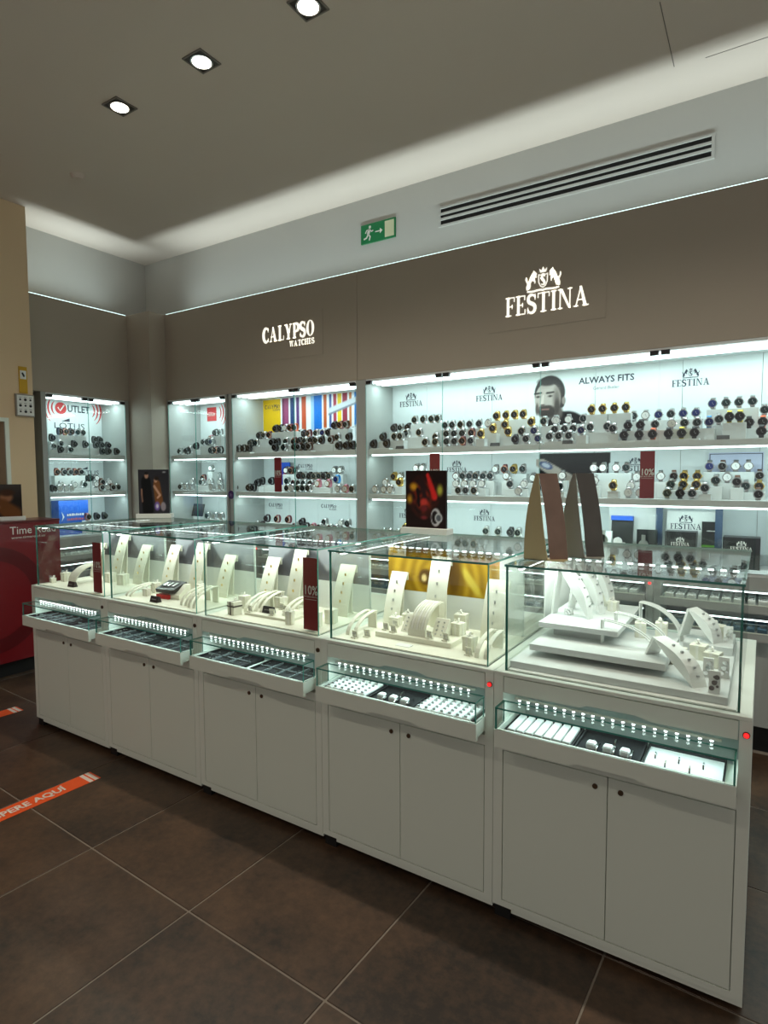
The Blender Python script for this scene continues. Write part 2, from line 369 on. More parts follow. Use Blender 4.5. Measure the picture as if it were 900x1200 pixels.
# the fascia over the wall cabinets, with the light trough behind its top edge
ta = sroot('trim_1')
link('fascia_panel', bx(-1.064, 1.0825, 1.80, 1.825, 2.157, 2.93), GREIGE, ta)
link('fascia_panel', bx(1.0855, 6.6, 1.80, 1.825, 2.157, 2.93), GREIGE, ta)
link('trough', bx(-1.40, 6.6, 1.825, 2.05, 2.745, 2.76), WALLP, ta)
link('led_strip', bx(-1.0, 6.6, 1.842, 1.872, 2.815, 2.825), WHITE, ta)
link('led_lip', bx(-1.06, 6.6, 1.812, 1.824, 2.930, 2.938), COVE, ta)
tb = sroot('trim_2')
link('fascia_panel', bx(-1.41, -1.382, .72, 1.631, 2.157, 2.93), GREIGE, tb)
link('trough', bx(-1.665, -1.41, .72, 1.80, 2.745, 2.76), WALLP, tb)
link('led_strip', bx(-1.457, -1.427, .74, 1.62, 2.815, 2.825), WHITE, tb)
link('led_lip', bx(-1.406, -1.394, .73, 1.63, 2.930, 2.938), COVE, tb)
area('cove_light', (2.8, 1.857, 2.83), 7.6, .022, 15.0, (.80, .98, 1), (PI, 0, 0), 1.7)
area('cove_light', (-1.442, 1.18, 2.83), .022, .9, 2.2, (.80, .98, 1), (PI, 0, 0), 1.7)
struct('trim_3', bx(-1.40, -1.064, 1.631, 1.825, 0, 2.93), GREIGE)   # the corner pier

# downlights sunk in the ceiling: three in view, the row goes on over the counter and a second, unseen row is added as fill over the shop floor
DLF = mat('downlight_grey', srgb(120, 112, 104), .5)
DLI = mat('downlight_inside', srgb(60, 55, 50), .5)
row = [(.471, .357, 'ceiling downlight nearest the far left corner, smallest of the three'), (1.153, .357, 'middle ceiling downlight of the row of three'), (1.832, .372, 'ceiling downlight at the top edge of the photo, largest of the three')]
row += [(2.51, .37, None), (3.19, .37, None), (3.87, .37, None), (4.55, .37, None)]
row += [(x, -2.6, None) for x in (-.2, 1.2, 2.6, 4.0)]
NTH = ['first', 'second', 'third', 'fourth', 'fifth', 'sixth', 'seventh']
for nd, (x, y, lab) in enumerate(row):
    d = thing('ceiling_downlight', lab or (f'ceiling downlight over the counter outside the photo, {NTH[nd]} from left' if y > 0 else f'added fill downlight over the shop floor behind the camera, {NTH[nd-7]} from left'), 'downlight', (x, y, ZC), 0, 'ceiling downlights')
    f = B(); s, q = .0675, .060
    for a in ((-s, s, -s, -q), (-s, s, q, s), (-s, -q, -q, q), (q, s, -q, q)): box(f, *a, -.006, 0)
    link('frame', f, DLF, d); link('recess', bx(-q, q, -q, q, -.002, 0), DLI, d)
    cyl(rr := B(), (0, 0, -.008), 'z', .056, .006, 20); link('reflector', rr, CHROME, d)
    cyl(rr := B(), (0, 0, -.0095), 'z', .047, .0015, 20); link('lamp', rr, LAMPLIT, d)
    l = bpy.data.lights.new('downlight_lamp', 'SPOT'); l.energy = (38 if y > 0 else 58 if x < 2 else 30)*LAMP; l.color = WARM; l.spot_size = 2.2; l.spot_blend = .8; l.shadow_soft_size = .045
    lo = bpy.data.objects.new('downlight_lamp', l); COL.objects.link(lo); lo.location = (x, y, ZC-.02)
sm = thing('smoke_detector', 'tiny white smoke detector on the ceiling', 'detector', (-.478, .667, ZC))
cyl(rr := B(), (0, 0, -.03), 'z', .035, .03, 16, .05); link('housing', rr, CEIL, sm)
# air vent and exit sign on the upper wall
av = thing('air_vent', 'long linear air vent with three dark slots high on the wall', 'vent', (1.62, 2.05, 3.20))
f = B(); L, H = 1.70, .135
box(f, 0, L, -.012, 0, 0, .014); box(f, 0, L, -.012, 0, H-.012, H); box(f, 0, .016, -.012, 0, .014, H-.012); box(f, L-.016, L, -.012, 0, .014, H-.012)
link('frame', f, WALLP, av); link('dark_back', bx(.016, L-.016, -.003, 0, .014, H-.012), BLACK, av)
for k in range(2): link('slat', bx(.016, L-.016, -.014, -.003, .044+k*.036, .058+k*.036), WALLP, av)
ex = thing('exit_sign', 'green emergency exit sign with running figure and arrow', 'sign', (.96, 2.05, 3.215))
link('plate', bx(0, .305, -.012, 0, 0, .14), GREEN, ex)
g = B(); rect(g, .215, .295, .012, .128); link('door_symbol', g, PALE, ex).location = (0, -.0125, 0)
g = B()
cyl(g, (.082, 0, .115), 'y', .011, .0005, 12)
for p, wd in (([(.078, .10), (.066, .062)], .024), ([(.066, .064), (.085, .045), (.076, .018)], .012), ([(.066, .064), (.052, .040), (.026, .034)], .012), ([(.080, .098), (.098, .080), (.112, .086)], .009), ([(.076, .098), (.052, .094), (.042, .074)], .009)):
    vstroke(g, p, lambda q, wd=wd: wd)
rect(g, .13, .178, .066, .074); polyface(g, [(.172, .050), (.196, .070), (.172, .090)])
link('pictogram', g, WINK, ex).location = (0, -.013, 0)
# illuminated lettering on the fascia
s1 = thing('illuminated_sign', 'large backlit white sign with crest of two horses on fascia', 'sign', (2.105, 1.80, 2.36))
link('sign_board', bx(0, .71, -.003, 0, 0, .335), GREIGE, s1)
bm, wd = serif_word('FESTINA', .115); xform(bm, Matrix.Translation((0, 0, 0)) @ Matrix.Diagonal((.505/wd, 1, 1, 1)))
o = link('lettering', bm, SIGNLIT, s1); o.location = (.11, -.005, .085)
bm = B(); crest(bm, 0, 0, .125); o = link('crest', bm, SIGNLIT, s1); o.location = (.345, -.0055, .205)
s2 = thing('illuminated_sign', 'smaller backlit white watch brand sign without crest on fascia', 'sign', (.10, 1.80, 2.38))
link('sign_board', bx(0, .67, -.003, 0, 0, .335), GREIGE, s2)
bm, wd = serif_word('CALYPSO', .115, heavy=1.3); xform(bm, Matrix.Diagonal((.53/wd, 1, 1, 1))); o = link('lettering', bm, SIGNLIT, s2); o.location = (.06, -.005, .15)
bm, wd = serif_word('WATCHES', .042, heavy=1.3); xform(bm, Matrix.Diagonal((.25/wd, 1, 1, 1))); o = link('lettering', bm, SIGNLIT, s2); o.location = (.34, -.005, .09)

# ------------------------------------------------------------------ front counters
W = .72
names5 = ['leftmost', 'second', 'third', 'fourth', 'rightmost']
cdesc = ['white counter cabinet farthest left, beside the red desk', 'white counter cabinet second from the left', 'white counter cabinet in the middle of the row of five', 'white counter cabinet second from the right, red lock light', 'white counter cabinet nearest the camera at right end, red lock light']
gdesc = ['glass display case farthest left, red card inside', 'glass display case second from left, open black box inside', 'glass display case in the middle, tall red discount card inside', 'glass display case second from right, golden picture inside', 'glass display case at right end with stepped white platforms']
def scoop(x0, x1, z0, z1, a, b, h):
    """front panel outline whose lower edge steps up by h between a and b"""
    return [(x0, z0), (a-.012, z0), (a+.012, z0+h), (b-.012, z0+h), (b+.03, z0), (x1, z0), (x1, z1), (x0, z1)]
for i in range(5):
    X = i*W
    c = thing('display_counter', cdesc[i], 'counter', (X, 0, 0), 0, 'front display counters')
    m = B(); e = .0008
    box(m, e, .032, 0, .84, .043, .823); box(m, .690, W-e, 0, .84, .043, .823)       # side panels and stiles
    box(m, .032, .690, .0, .02, .043, .064); box(m, .032, .690, .0, .02, .577, .612)  # rails
    box(m, .032, .690, .82, .84, .043, .823); box(m, .032, .690, .02, .82, .043, .06)
    box(m, .032, .690, .012, .02, .064, .577)
    link('carcass', m, WHITE, c)
    m = B(); box(m, .032, .690, .10, .70, .606, .614); box(m, .032, .690, .22, .23, .614, .80)
    link('drawer_bay', m, CAVITY, c)
    link('deck', bev(bx(e, W-e, 0, .86, .823, .835), .0015), WHITE, c)
    link('plinth', bx(.012 if i == 0 else 0, W, .045, .80, 0, .043), PLINTH, c)
    link('foot', bx(.006, .060, .008, .044, 0, .0425), PLINTH, c)
    link('skirting', bx(.065, W-.001, .004, .018, .028, .043), WHITE, c)
    up_ = link('upper_panel', prism(B(), scoop(.0345, .6875, .769, .8205, .285, .445, .010), 'y', 0, .018), WHITE2, c)
    cyl(m := B(), (.7065, -.004, .787), 'y', .0088, .006, 14); lk = link('lock', m, BRONZE if i < 3 else REDDARK, c)
    cyl(m := B(), (.7065, -.007, .787), 'y', .0065 if i > 2 else .002, .004, 12); o = link('lock_light' if i > 2 else 'keyhole', m, REDLED if i > 2 else BLACK, lk)
    for k, (a, b) in enumerate(((.0345, .3595), (.3620, .6875))):
        d = link('door', bev(bx(a, b, 0, .011, .0665, .5745), .001), WHITE2, c)
        lx = .325 if k == 0 else .398
        cyl(m := B(), (lx, -.004, .539), 'y', .0078, .006, 14); lk = link('lock', m, BRONZE, d)
    # pulled-out glass drawer
    d = link('drawer', prism(B(), scoop(.0305, .6895, .6165, .673, .275, .455, .010), 'y', -.072, -.058), WHITE2, c)
    m = B(); box(m, .0305, .043, -.058, .10, .6265, .673); box(m, .677, .6895, -.058, .10, .6265, .673); box(m, .043, .677, -.058, .10, .648, .656)
    link('drawer_box', m, WHITE2, d)
    pane('front_pane', d, .033, .687, -.070, -.065, .673, .739); pane('top_pane', d, .033, .687, -.071, .0, .739, .744)
    pane('side_pane', d, .033, .038, -.065, 0, .673, .739); pane('side_pane', d, .682, .687, -.065, 0, .673, .739)
    s = link('led_strip', bx(.07, .65, .004, .012, .752, .757), WHITE, c)
    m = B()
    for k in range(20): cyl(m, (.085+k*.0285, .008, .7475), 'z', .0042, .0045, 8, .0036)
    link('led', m, LED, s)['kind'] = 'stuff'
    area('drawer_light', (X+.36, .016, .744), .60, .012, .75, COOL, (math.radians(-18), 0, 0))
    # glass case
    gc = thing('glass_case', gdesc[i], 'display case', (X, 0, .835), 0, 'glass display cases on the counters'); zt = 1.184-.835
    pane('front_pane', gc, .030, .690, .022, .028, 0, zt-.007); pane('side_pane', gc, .030, .036, .028, .815, 0, zt-.007); pane('side_pane', gc, .684, .690, .028, .815, 0, zt-.007)
    pane('top_pane', gc, .027, .693, .016, .822, zt-.007, zt)
    if i == 4:
        pane('sliding_door', gc, .04, .40, .800, .804, .006, zt-.008); pane('sliding_door', gc, .34, .680, .792, .796, .006, zt-.008)
    link('base_board', bev(bx(.038, .682, .030, .812, 0, .004), .001), CREAMW if i == 4 else CREAM, gc)
    s = link('led_strip', bx(.062, .078, .032, .77, zt-.0135, zt-.008), STEEL, gc)
    m = B()
    for k in range(22): box(m, .064, .076, .045+k*.033, .066+k*.033, zt-.018, zt-.0135)
    link('led', m, LED, s)['kind'] = 'stuff'
    s = link('led_strip', bx(.09, .68, .340, .350, zt-.012, zt-.008), GLASS, gc)
    m = B()
    for k in range(17): box(m, .10+k*.0345, .116+k*.0345, .339, .351, zt-.018, zt-.0125)
    link('led', m, LED, s)['kind'] = 'stuff'
    area('case_light', (X+.072, .38, 1.164),   .014, .70, 1.0, (.86, 1, .93), (0, math.radians(14), 0))
    area('case_light', (X+.39, .345, 1.164), .58, .014, 1.15, (.86, 1, .93), (math.radians(-8), 0, 0))
    if i == 4: link('side_screen', bx(.0375, .042, .40, .79, .095, .338), CREAMW, gc)
    if i < 4:
        link('back_panel', bx(.05, .670, .425, .432, .004, .325), CREAMW, gc)

# ------------------------------------------------------------------ wall cabinets
DOOREDGE = mat('dark_clip', (0.015, 0.015, 0.015), .35)
def cabinet(label, loc, rz, w_, joints, seams, door_x, sidew=.045, right=True):
    """local frame: x along the front, y into the wall, z up"""
    c = thing('wall_cabinet', label, 'display cabinet', loc, rz)
    link('side_panel', bx(-sidew, 0, 0, .39, .95, 2.155), CABG, c)
    link('side_panel', bx(w_, w_+sidew, 0, .39, .95, 2.155), CABG, c)
    xs = [0]+seams+[w_]
    for a, b in zip(xs[:-1], xs[1:]): link('back_panel', bx(a+.0012, b-.0012, .365, .375, .95, 2.14), CABW, c)
    link('top_panel', bx(0, w_, 0, .39, 2.14, 2.155), CABW, c)
    for y in (.035, .105, .175):
        link('led_strip', bx(.02, w_-.02, y, y+.022, 2.128, 2.14), LEDBAR, c)
    for z in (1.605, 1.282):
        s = link('shelf', bx(.001, w_-.001, .022, .362, z+.010, z+.045), SHELF, c)
        link('led_strip', bx(.03, w_-.01, .026, .036, z, z+.010), LEDBAR, s)
    link('floor_board', bx(0, w_, 0, .39, .935, .952), SHELF, c)
    M = Matrix.Translation(loc) @ Matrix.Rotation(rz, 4, 'Z')
    def lamp(y, z, p, tilt):
        l = area('shelf_light', (0, 0, 0), w_-.06, .02, p*w_, COOL); l.matrix_world = M @ Matrix.Translation((w_/2, y, z)) @ Matrix.Rotation(tilt, 4, 'X')
    lamp(.13, 2.124, 3.2, math.radians(6))
    for z in (1.601, 1.278): lamp(.045, z, 1.9, math.radians(22))
    for a, b in zip(door_x[:-1], door_x[1:]):
        d = pane('glass_door', c, a+.002, b-.002, -.008, -.003, .96, 2.128)
        for hx in (a+.028, b-.028):
            link('hinge', bx(hx-.022, hx+.022, -.014, .012, 2.118, 2.142), DOOREDGE, d)
    return c
wide = cabinet('widest glass wall cabinet at right, full of wristwatches', (1.160, 1.8, 0), 0, 4.4, [], [.30, .82, 1.30, 1.52, 2.02, 2.42, 2.95, 3.6], [0, .619, 1.283, 1.944, 2.64, 3.3, 4.4])
mid = cabinet('middle glass wall cabinet with striped colour picture and watches', (-.210, 1.8, 0), 0, 1.28, [], [.30, .62, .95], [0, .69, 1.28])
nar = cabinet('narrow glass wall cabinet left of the striped picture one', (-1.040, 1.8, 0), 0, .74, [], [.22, .55], [0, .37, .74], sidew=.024)
corn = cabinet('glass wall cabinet on the far left wall with outlet logo', (-1.382, .867, 0), PI/2, .716, [], [.40], [0, .358, .716], sidew=.04)

# base cabinets under the wall cabinets: two glass drawers each over plain fronts
TRAYB = mat('blue_grey_tray', srgb(70, 100, 120), .5)
def base_cab(label, loc, rz, w_, n):
    c = thing('base_cabinet', label, 'cabinet', loc, rz, 'base cabinets under the wall cabinets')
    link('carcass', box(bx(.001, w_-.001, .0, .38, .15, .63), .001, w_-.001, .30, .38, .63, .86), CABG, c)
    link('plinth', bx(0, w_, .06, .36, 0, .15), PLINTH, c)
    link('deck', bx(.001, w_-.001, -.004, .38, .862, .934), CABG, c)
    for a in (.0, w_-.04): link('stile', bx(a+.001, a+.039, 0, .30, .63, .862), CABG, c)
    cyl(m := B(), (w_-.02, -.004, .856), 'y', .009, .006, 12); link('lock', m, REDLED, c)
    for z in (.80, .655):
        d = link('drawer', bx(.04, w_-.04, -.04, .25, z-.050, z-.008), CABG, c)
        link('drawer_edge', bx(.04, w_-.04, -.042, -.036, z-.008, z-.003), WHITE, d)
        pane('glass_front', d, .045, w_-.045, -.038, -.034, z-.003, z+.040)
        link('led_strip', bx(.05, w_-.05, .002, .01, z+.05, z+.056), LEDBAR, d)
        k = int((w_-.12)/.055); m = B()
        for q in range(k): box(m, .06+q*.055, .102+q*.055, -.015, .20, z-.008, z+.012)
        link('roll', m, CREAMW if z > .7 else TRAYB, d)
        m = B()
        for q in range(k): cyl(m, (.081+q*.055, .03, z+.012), 'z', .015, .010, 10)
        o = link('watch_head', m, STEEL, d); o['kind'] = 'stuff'
    return c
for k, x in enumerate((-1.04, .06, 1.08, 2.09, 3.10, 4.11)):
    base_cab(['grey base cabinet under the narrow wall cabinet', 'grey base cabinet under the striped picture wall cabinet', 'grey base cabinet behind the third glass case', 'grey base cabinet behind the rightmost glass case, left of its post', 'grey base cabinet at the right edge of the photo', 'grey base cabinet beyond the right edge of the photo'][k], (x, 1.8, 0), 0, (1.10, 1.02, 1.01, 1.01, 1.01, 1.01)[k], 0)
base_cab('grey base cabinet on the far left wall behind the red desk', (-1.382, .86, 0), PI/2, .74, 0)

# ------------------------------------------------------------------ prints on the cabinet backs
YB = .3645
def P(x): return x-1.160                                   # world x -> local x of the widest cabinet
for x, z in ((1.325, 1.985), (1.958, 1.985), (3.222, 1.985)): small_logo(wide, (P(x), YB-.0012, z), .185)
for x, z in ((1.709, 1.487), (2.93, 1.487), (3.70, 1.487), (1.30, 1.135), (1.928, 1.137)): small_logo(wide, (P(x), YB-.0012, z), .15)
lettering('ALWAYS FITS', .056, INK, wide, (P(2.744), YB-.0012, 2.048), bold=.0012)
lettering('Gerard Butler', .028, mat('grey_ink', srgb(120, 125, 130), .6), wide, (P(2.744), YB-.0012, 2.005))
def man_top(U, V):
    im = canvas(U, (226, 232, 231)); bk = (20, 20, 23)
    paint(im, ell(U, V, .60, -.06, .46, .52, .06), bk); paint(im, seg(U, V, (.25, -.05), (.50, .30), .12, .16, .1), bk)
    paint(im, ell(U, V, .43, .43, .14, .14, .3), (96, 88, 84))                         # neck
    paint(im, ell(U, V, .335, .72, .250, .255, .06), (40, 37, 36))                     # hair
    paint(im, seg(U, V, (.50, .74), (.52, .55), .075, .06, .3), (52, 47, 46))
    paint(im, ell(U, V, .560, .60, .036, .065, .3), (140, 130, 124))                   # ear
    paint(im, ell(U, V, .305, .630, .215, .255, .07), (172, 163, 155))                 # face
    paint(im, ell(U, V, .450, .63, .085, .24, .7), (112, 103, 98))                     # shaded cheek
    paint(im, ell(U, V, .30, .885, .19, .075, .4), (44, 40, 39))
    paint(im, ell(U, V, .295, .455, .170, .105, .30), (58, 53, 51))                    # beard
    paint(im, ell(U, V, .455, .52, .055, .15, .5), (70, 64, 61)); paint(im, ell(U, V, .135, .50, .035, .11, .5), (88, 80, 76))
    paint(im, seg(U, V, (.19, .520), (.35, .520), .026, .026, .5), (62, 56, 54))       # moustache
    paint(im, seg(U, V, (.215, .487), (.325, .487), .014, .014, .5), (132, 100, 96))   # mouth
    paint(im, seg(U, V, (.235, .69), (.215, .575), .018, .034, .6), (198, 188, 179)); paint(im, ell(U, V, .225, .556, .05, .016, .5), (98, 88, 84))
    for cx in (.150, .345):
        paint(im, seg(U, V, (cx-.055, .722), (cx+.055, .728), .017, .014, .5), (34, 31, 30)); paint(im, ell(U, V, cx, .676, .052, .022, .5), (96, 87, 82)); paint(im, ell(U, V, cx, .674, .020, .015, .4), (22, 20, 22))
    paint(im, ell(U, V, .25, .80, .13, .03, .8)*.5, (150, 140, 134)); return im
def man_low(U, V):
    im = canvas(U, (224, 231, 231)); paint(im, ((U > .05) & (U < .93-.06*(1-V))).astype(float)*np.clip((V-.02)/.1, 0, 1), (18, 18, 21))
    paint(im, seg(U, V, (.05, .78), (.42, .32), .10, .13, .15), (176, 164, 154)); paint(im, seg(U, V, (.42, .32), (.62, .06), .13, .10, .2), (160, 148, 138))
    paint(im, ell(U, V, .13, .70, .075, .13, .15, .6), (70, 80, 120)); paint(im, ell(U, V, .13, .70, .05, .09, .3, .6), (190, 195, 210)); return im
picture('portrait_print', wide, .42, .46, man_top, 84, 92, (P(2.245), YB-.0004, 1.675))
picture('portrait_print', wide, .52, .26, man_low, 60, 34, (P(2.30), YB-.0004, 1.345))
def stripes(U, V):
    im = canvas(U, (232, 236, 240)); L = [(.0, .165, (222, 178, 20)), (.175, .20, (120, 50, 90)), (.20, .235, (150, 70, 110)), (.25, .29, (30, 60, 110)), (.305, .33, (90, 50, 110)), (.35, .39, (190, 80, 50)), (.43, .46, (150, 190, 225)), (.46, .53, (20, 110, 200)), (.54, .57, (185, 85, 40)), (.59, .61, (70, 90, 150)), (.62, .645, (170, 60, 80)), (.655, .69, (225, 190, 40)), (.695, .735, (150, 50, 70)), (.75, .77, (190, 110, 60)), (.79, .82, (40, 120, 200)), (.85, .88, (60, 60, 120)), (.90, .935, (20, 90, 120)), (.94, .97, (60, 140, 80))]
    wob = .30+.025*np.sin(U*9)+.03*np.sin(U*23+1)-.06*(U < .17)
    for a, b, c in L: paint(im, ((U >= a) & (U < b)).astype(float)*np.clip((V-wob)/.02, 0, 1), c)
    d = (V-.66-.22*(U-.6)/.25); paint(im, ((U > .58) & (U < .86)).astype(float)*np.clip((.085-np.abs(d))/.03, 0, 1), (200, 206, 214))
    paint(im, ((U > .58) & (U < .86)).astype(float)*np.clip((.03-np.abs(d+.06))/.02, 0, 1), (120, 126, 140))
    paint(im, np.clip((.012-np.abs(V-wob+.02))/.01, 0, 1)*(U > .17)*.7, (110, 115, 125)); return im
picture('striped_picture', mid, 1.27, .40, stripes, 150, 48, (.004, YB, 1.735))
small_logo(mid, (.115, YB-.001, 2.055), .17, INK, 'caly')
for x, z in ((.485, 1.53), (.135, 1.185), (.735, 1.19)): small_logo(mid, (x, YB, z), .155, INK, 'caly')
# narrow cabinet: red square label and wave marks
REDP = mat('print_red', srgb(200, 40, 44), .5)
def waves(parent, cx, z, side, m):
    bm = B()
    for k in range(3):
        r = .055+.032*k; pts = [(side*r*math.cos(a), r*1.25*math.sin(a)) for a in np.linspace(-.95, .95, 12)]
        vstroke(bm, pts, lambda q: .004+.012*math.sin(PI*q))
    o = link('wave_mark', bm, m, parent); o.location = (cx, YB, z)
link('red_label', bx(.100, .228, YB-.002, YB, 1.985, 2.115), REDP, nar); lettering('OUTLET', .028, WINK, nar, (.164, YB-.003, 2.035), bold=.001)
waves(nar, .235, 2.06, 1, REDP)
# corner cabinet: outlet and brand logo
cyl(m := B(), (.325, YB-.002, 2.075), 'y', .052, .0016, 22); link('logo_disc', m, REDP, corn)
m = B(); vstroke(m, [(.298, 2.082), (.318, 2.052), (.356, 2.105)], lambda q: .012); link('tick_mark', m, WINK, corn).location = (0, YB-.0025, 0)
lettering('UTLET', .085, INK, corn, (.385, YB, 2.050), 'LEFT', bold=.002, sx=.85)
waves(corn, .30, 2.075, -1, REDP); waves(corn, .59, 2.075, 1, REDP)
for x, z, s in ((.40, 1.895, .075), (.555, 1.475, .06)):
    lettering('LOTUS', s, INK, corn, (x, YB, z), sx=1.25); m = B(); polyface(m, [(-.8*s, 0), (.25*s, 0), (.25*s, .42*s)]); link('logo_wedge', m, INK, corn).location = (x-.2*s, YB, z+.85*s)

def print_lines(parent, m, x, y, z, w_, h):
    """print too small to read in the photo: a row of word-like dashes"""
    bm = B(); rr_ = random.Random(int(z*1e4)); a = -w_/2
    while a < w_/2-h*.5:
        b = min(a+h*rr_.uniform(.35, .8), w_/2); rect(bm, a, b, 0, h*rr_.uniform(.7, 1)); a = b+h*.3
    o = link('small_print', bm, m, parent); o.location = (x, y, z); return o
# ------------------------------------------------------------------ discount cards
def discount(label, loc, rz=0, h=.285, w_=.076):
    t = thing('discount_card', label, 'sign', loc, rz, 'red discount cards')
    link('card', bx(-w_/2, w_/2, -.0015, .0015, .004, h), REDCARD, t); link('foot', bx(-.02, .02, -.012, .012, 0, .004), GLASS, t)
    lettering('10%', .052*w_/.076, WINK, t, (0, -.0022, h*.50), bold=.0008, sx=.82); lettering('DE DESCUENTO', .0095, WINK, t, (0, -.0022, h*.46))
    link('print_line', bx(-w_*.40, w_*.40, -.0022, -.0015, h*.43, h*.434), WINK, t)
    return t
discount('red 10% discount card in leftmost glass case, at its right front', (.588, .052, .839), 0, .275, .074)
discount('red 10% discount card in the middle glass case, largest one in view', (2.068, .055, .839), 0, .300, .078)
discount('red 10% discount card on middle shelf of striped picture cabinet', (.272, 1.825, 1.327))
discount('red 10% discount card on middle shelf behind the red watch poster', (1.705, 1.825, 1.327))
discount('red 10% discount card on middle shelf of widest cabinet, right of centre', (3.05, 1.823, 1.327), 0, .27)

# ------------------------------------------------------------------ wristwatches
FR = {1: 1.650, 2: 1.327, 3: .952}
YR = {0: 1.868, 1: 1.93, 2: 1.992, 3: 2.054, 4: 2.116}
CAB = {'wide': 'widest cabinet', 'middle': 'striped picture cabinet', 'narrow': 'narrow cabinet', 'corner': 'far left cabinet'}
ROW = {0: 'front', 1: 'second', 2: 'third', 3: 'fourth', 4: 'back'}; SHN = {1: 'top', 2: 'middle', 3: 'bottom'}
M_ = lambda n, c, r=.5, k=0.0: mat(n, c, r, k, .05, 60)
S_B = M_('black_rubber', (.012, .012, .013), .45); S_Y = M_('yellow_strap', srgb(225, 200, 40)); S_U = M_('blue_strap', srgb(50, 140, 205)); S_O = M_('orange_strap', srgb(230, 110, 70)); S_L = M_('brown_leather', srgb(92, 56, 38), .6); S_P = M_('pink_strap', srgb(190, 120, 140)); S_R = M_('plum_strap', srgb(110, 50, 58))
D_B = M_('black_dial', (.01, .01, .012), .15); D_W = M_('white_dial', srgb(225, 225, 222), .25); D_N = M_('navy_dial', srgb(26, 40, 92), .2); D_G = M_('green_black_dial', srgb(24, 40, 42), .2); D_C = M_('champagne_dial', srgb(205, 170, 90), .25)
ROSE = mat('rose_gold', (.80, .42, .30), .25, 1.0, .05, 40); GUN = mat('gunmetal', (.10, .10, .11), .3, .9, .05, 40)
TYPES = {'B': ('black strapped watch', S_B, GUN, D_B), 'S': ('steel watch with dark dial', STEEL, CHROME, D_G), 'W': ('steel watch with pale dial', STEEL, CHROME, D_W), 'G': ('gold coloured watch', GOLD, GOLD, D_B), 'Y': ('watch with yellow strap', S_Y, GUN, D_B), 'U': ('watch with bright blue strap', S_U, STEEL, D_N), 'O': ('watch with orange strap', S_O, GUN, D_B), 'N': ('steel watch with navy dial', STEEL, CHROME, D_N), 'L': ('watch with brown leather strap', S_L, STEEL, D_B), 'P': ('watch with pink strap', S_P, ROSE, D_W), 'R': ('rose coloured watch', S_R, ROSE, D_B)}
def watch_parts():
    pts = [(-.023*math.cos(a), .004+.034*math.sin(a)) for a in np.linspace(0, 2*PI, 16, endpoint=False)]
    s = band(B(), pts, -.0115, .0115, .0032, closed=True)
    c = B(); cyl(c, (0, -.0305, .002), 'y', .0235, .010, 18, .0245); cyl(c, (.0235, -.0255, .002), 'x', .003, .004, 8)
    for a in (-1, 1): box(c, -.011, .011, -.027, -.019, a*.022-.003, a*.022+.006)
    d = B(); cyl(d, (0, -.0316, .002), 'y', .0192, .0012, 16)
    ring = B()
    for q in (0, 1):                                                    # two hands lying on the dial
        box(ring, -.0009, .0009, -.0322, -.0317, .002, .012-.003*q); xform(ring, Matrix.Rotation(2.0, 4, 'Y'), ring.verts[-8:]) if q else None
    return s, c, d, ring
PROTO = {}
def get_watch(k):
    if k in PROTO: return None
    d, sm_, cm, dm = TYPES[k]; s, c, di, ha = watch_parts()
    t = thing('wristwatch', d, 'watch')
    link('strap', s, sm_, t, True); ca = link('case', c, cm, t); dl = link('dial', di, dm, t); link('hands', ha, INK if k in 'WP' else STEEL, dl)
    PROTO[k] = t; return t
def ordinal(n): return f"{n}{'th' if 10 < n % 100 < 14 else {1: 'st', 2: 'nd', 3: 'rd'}.get(n % 10, 'th')}"
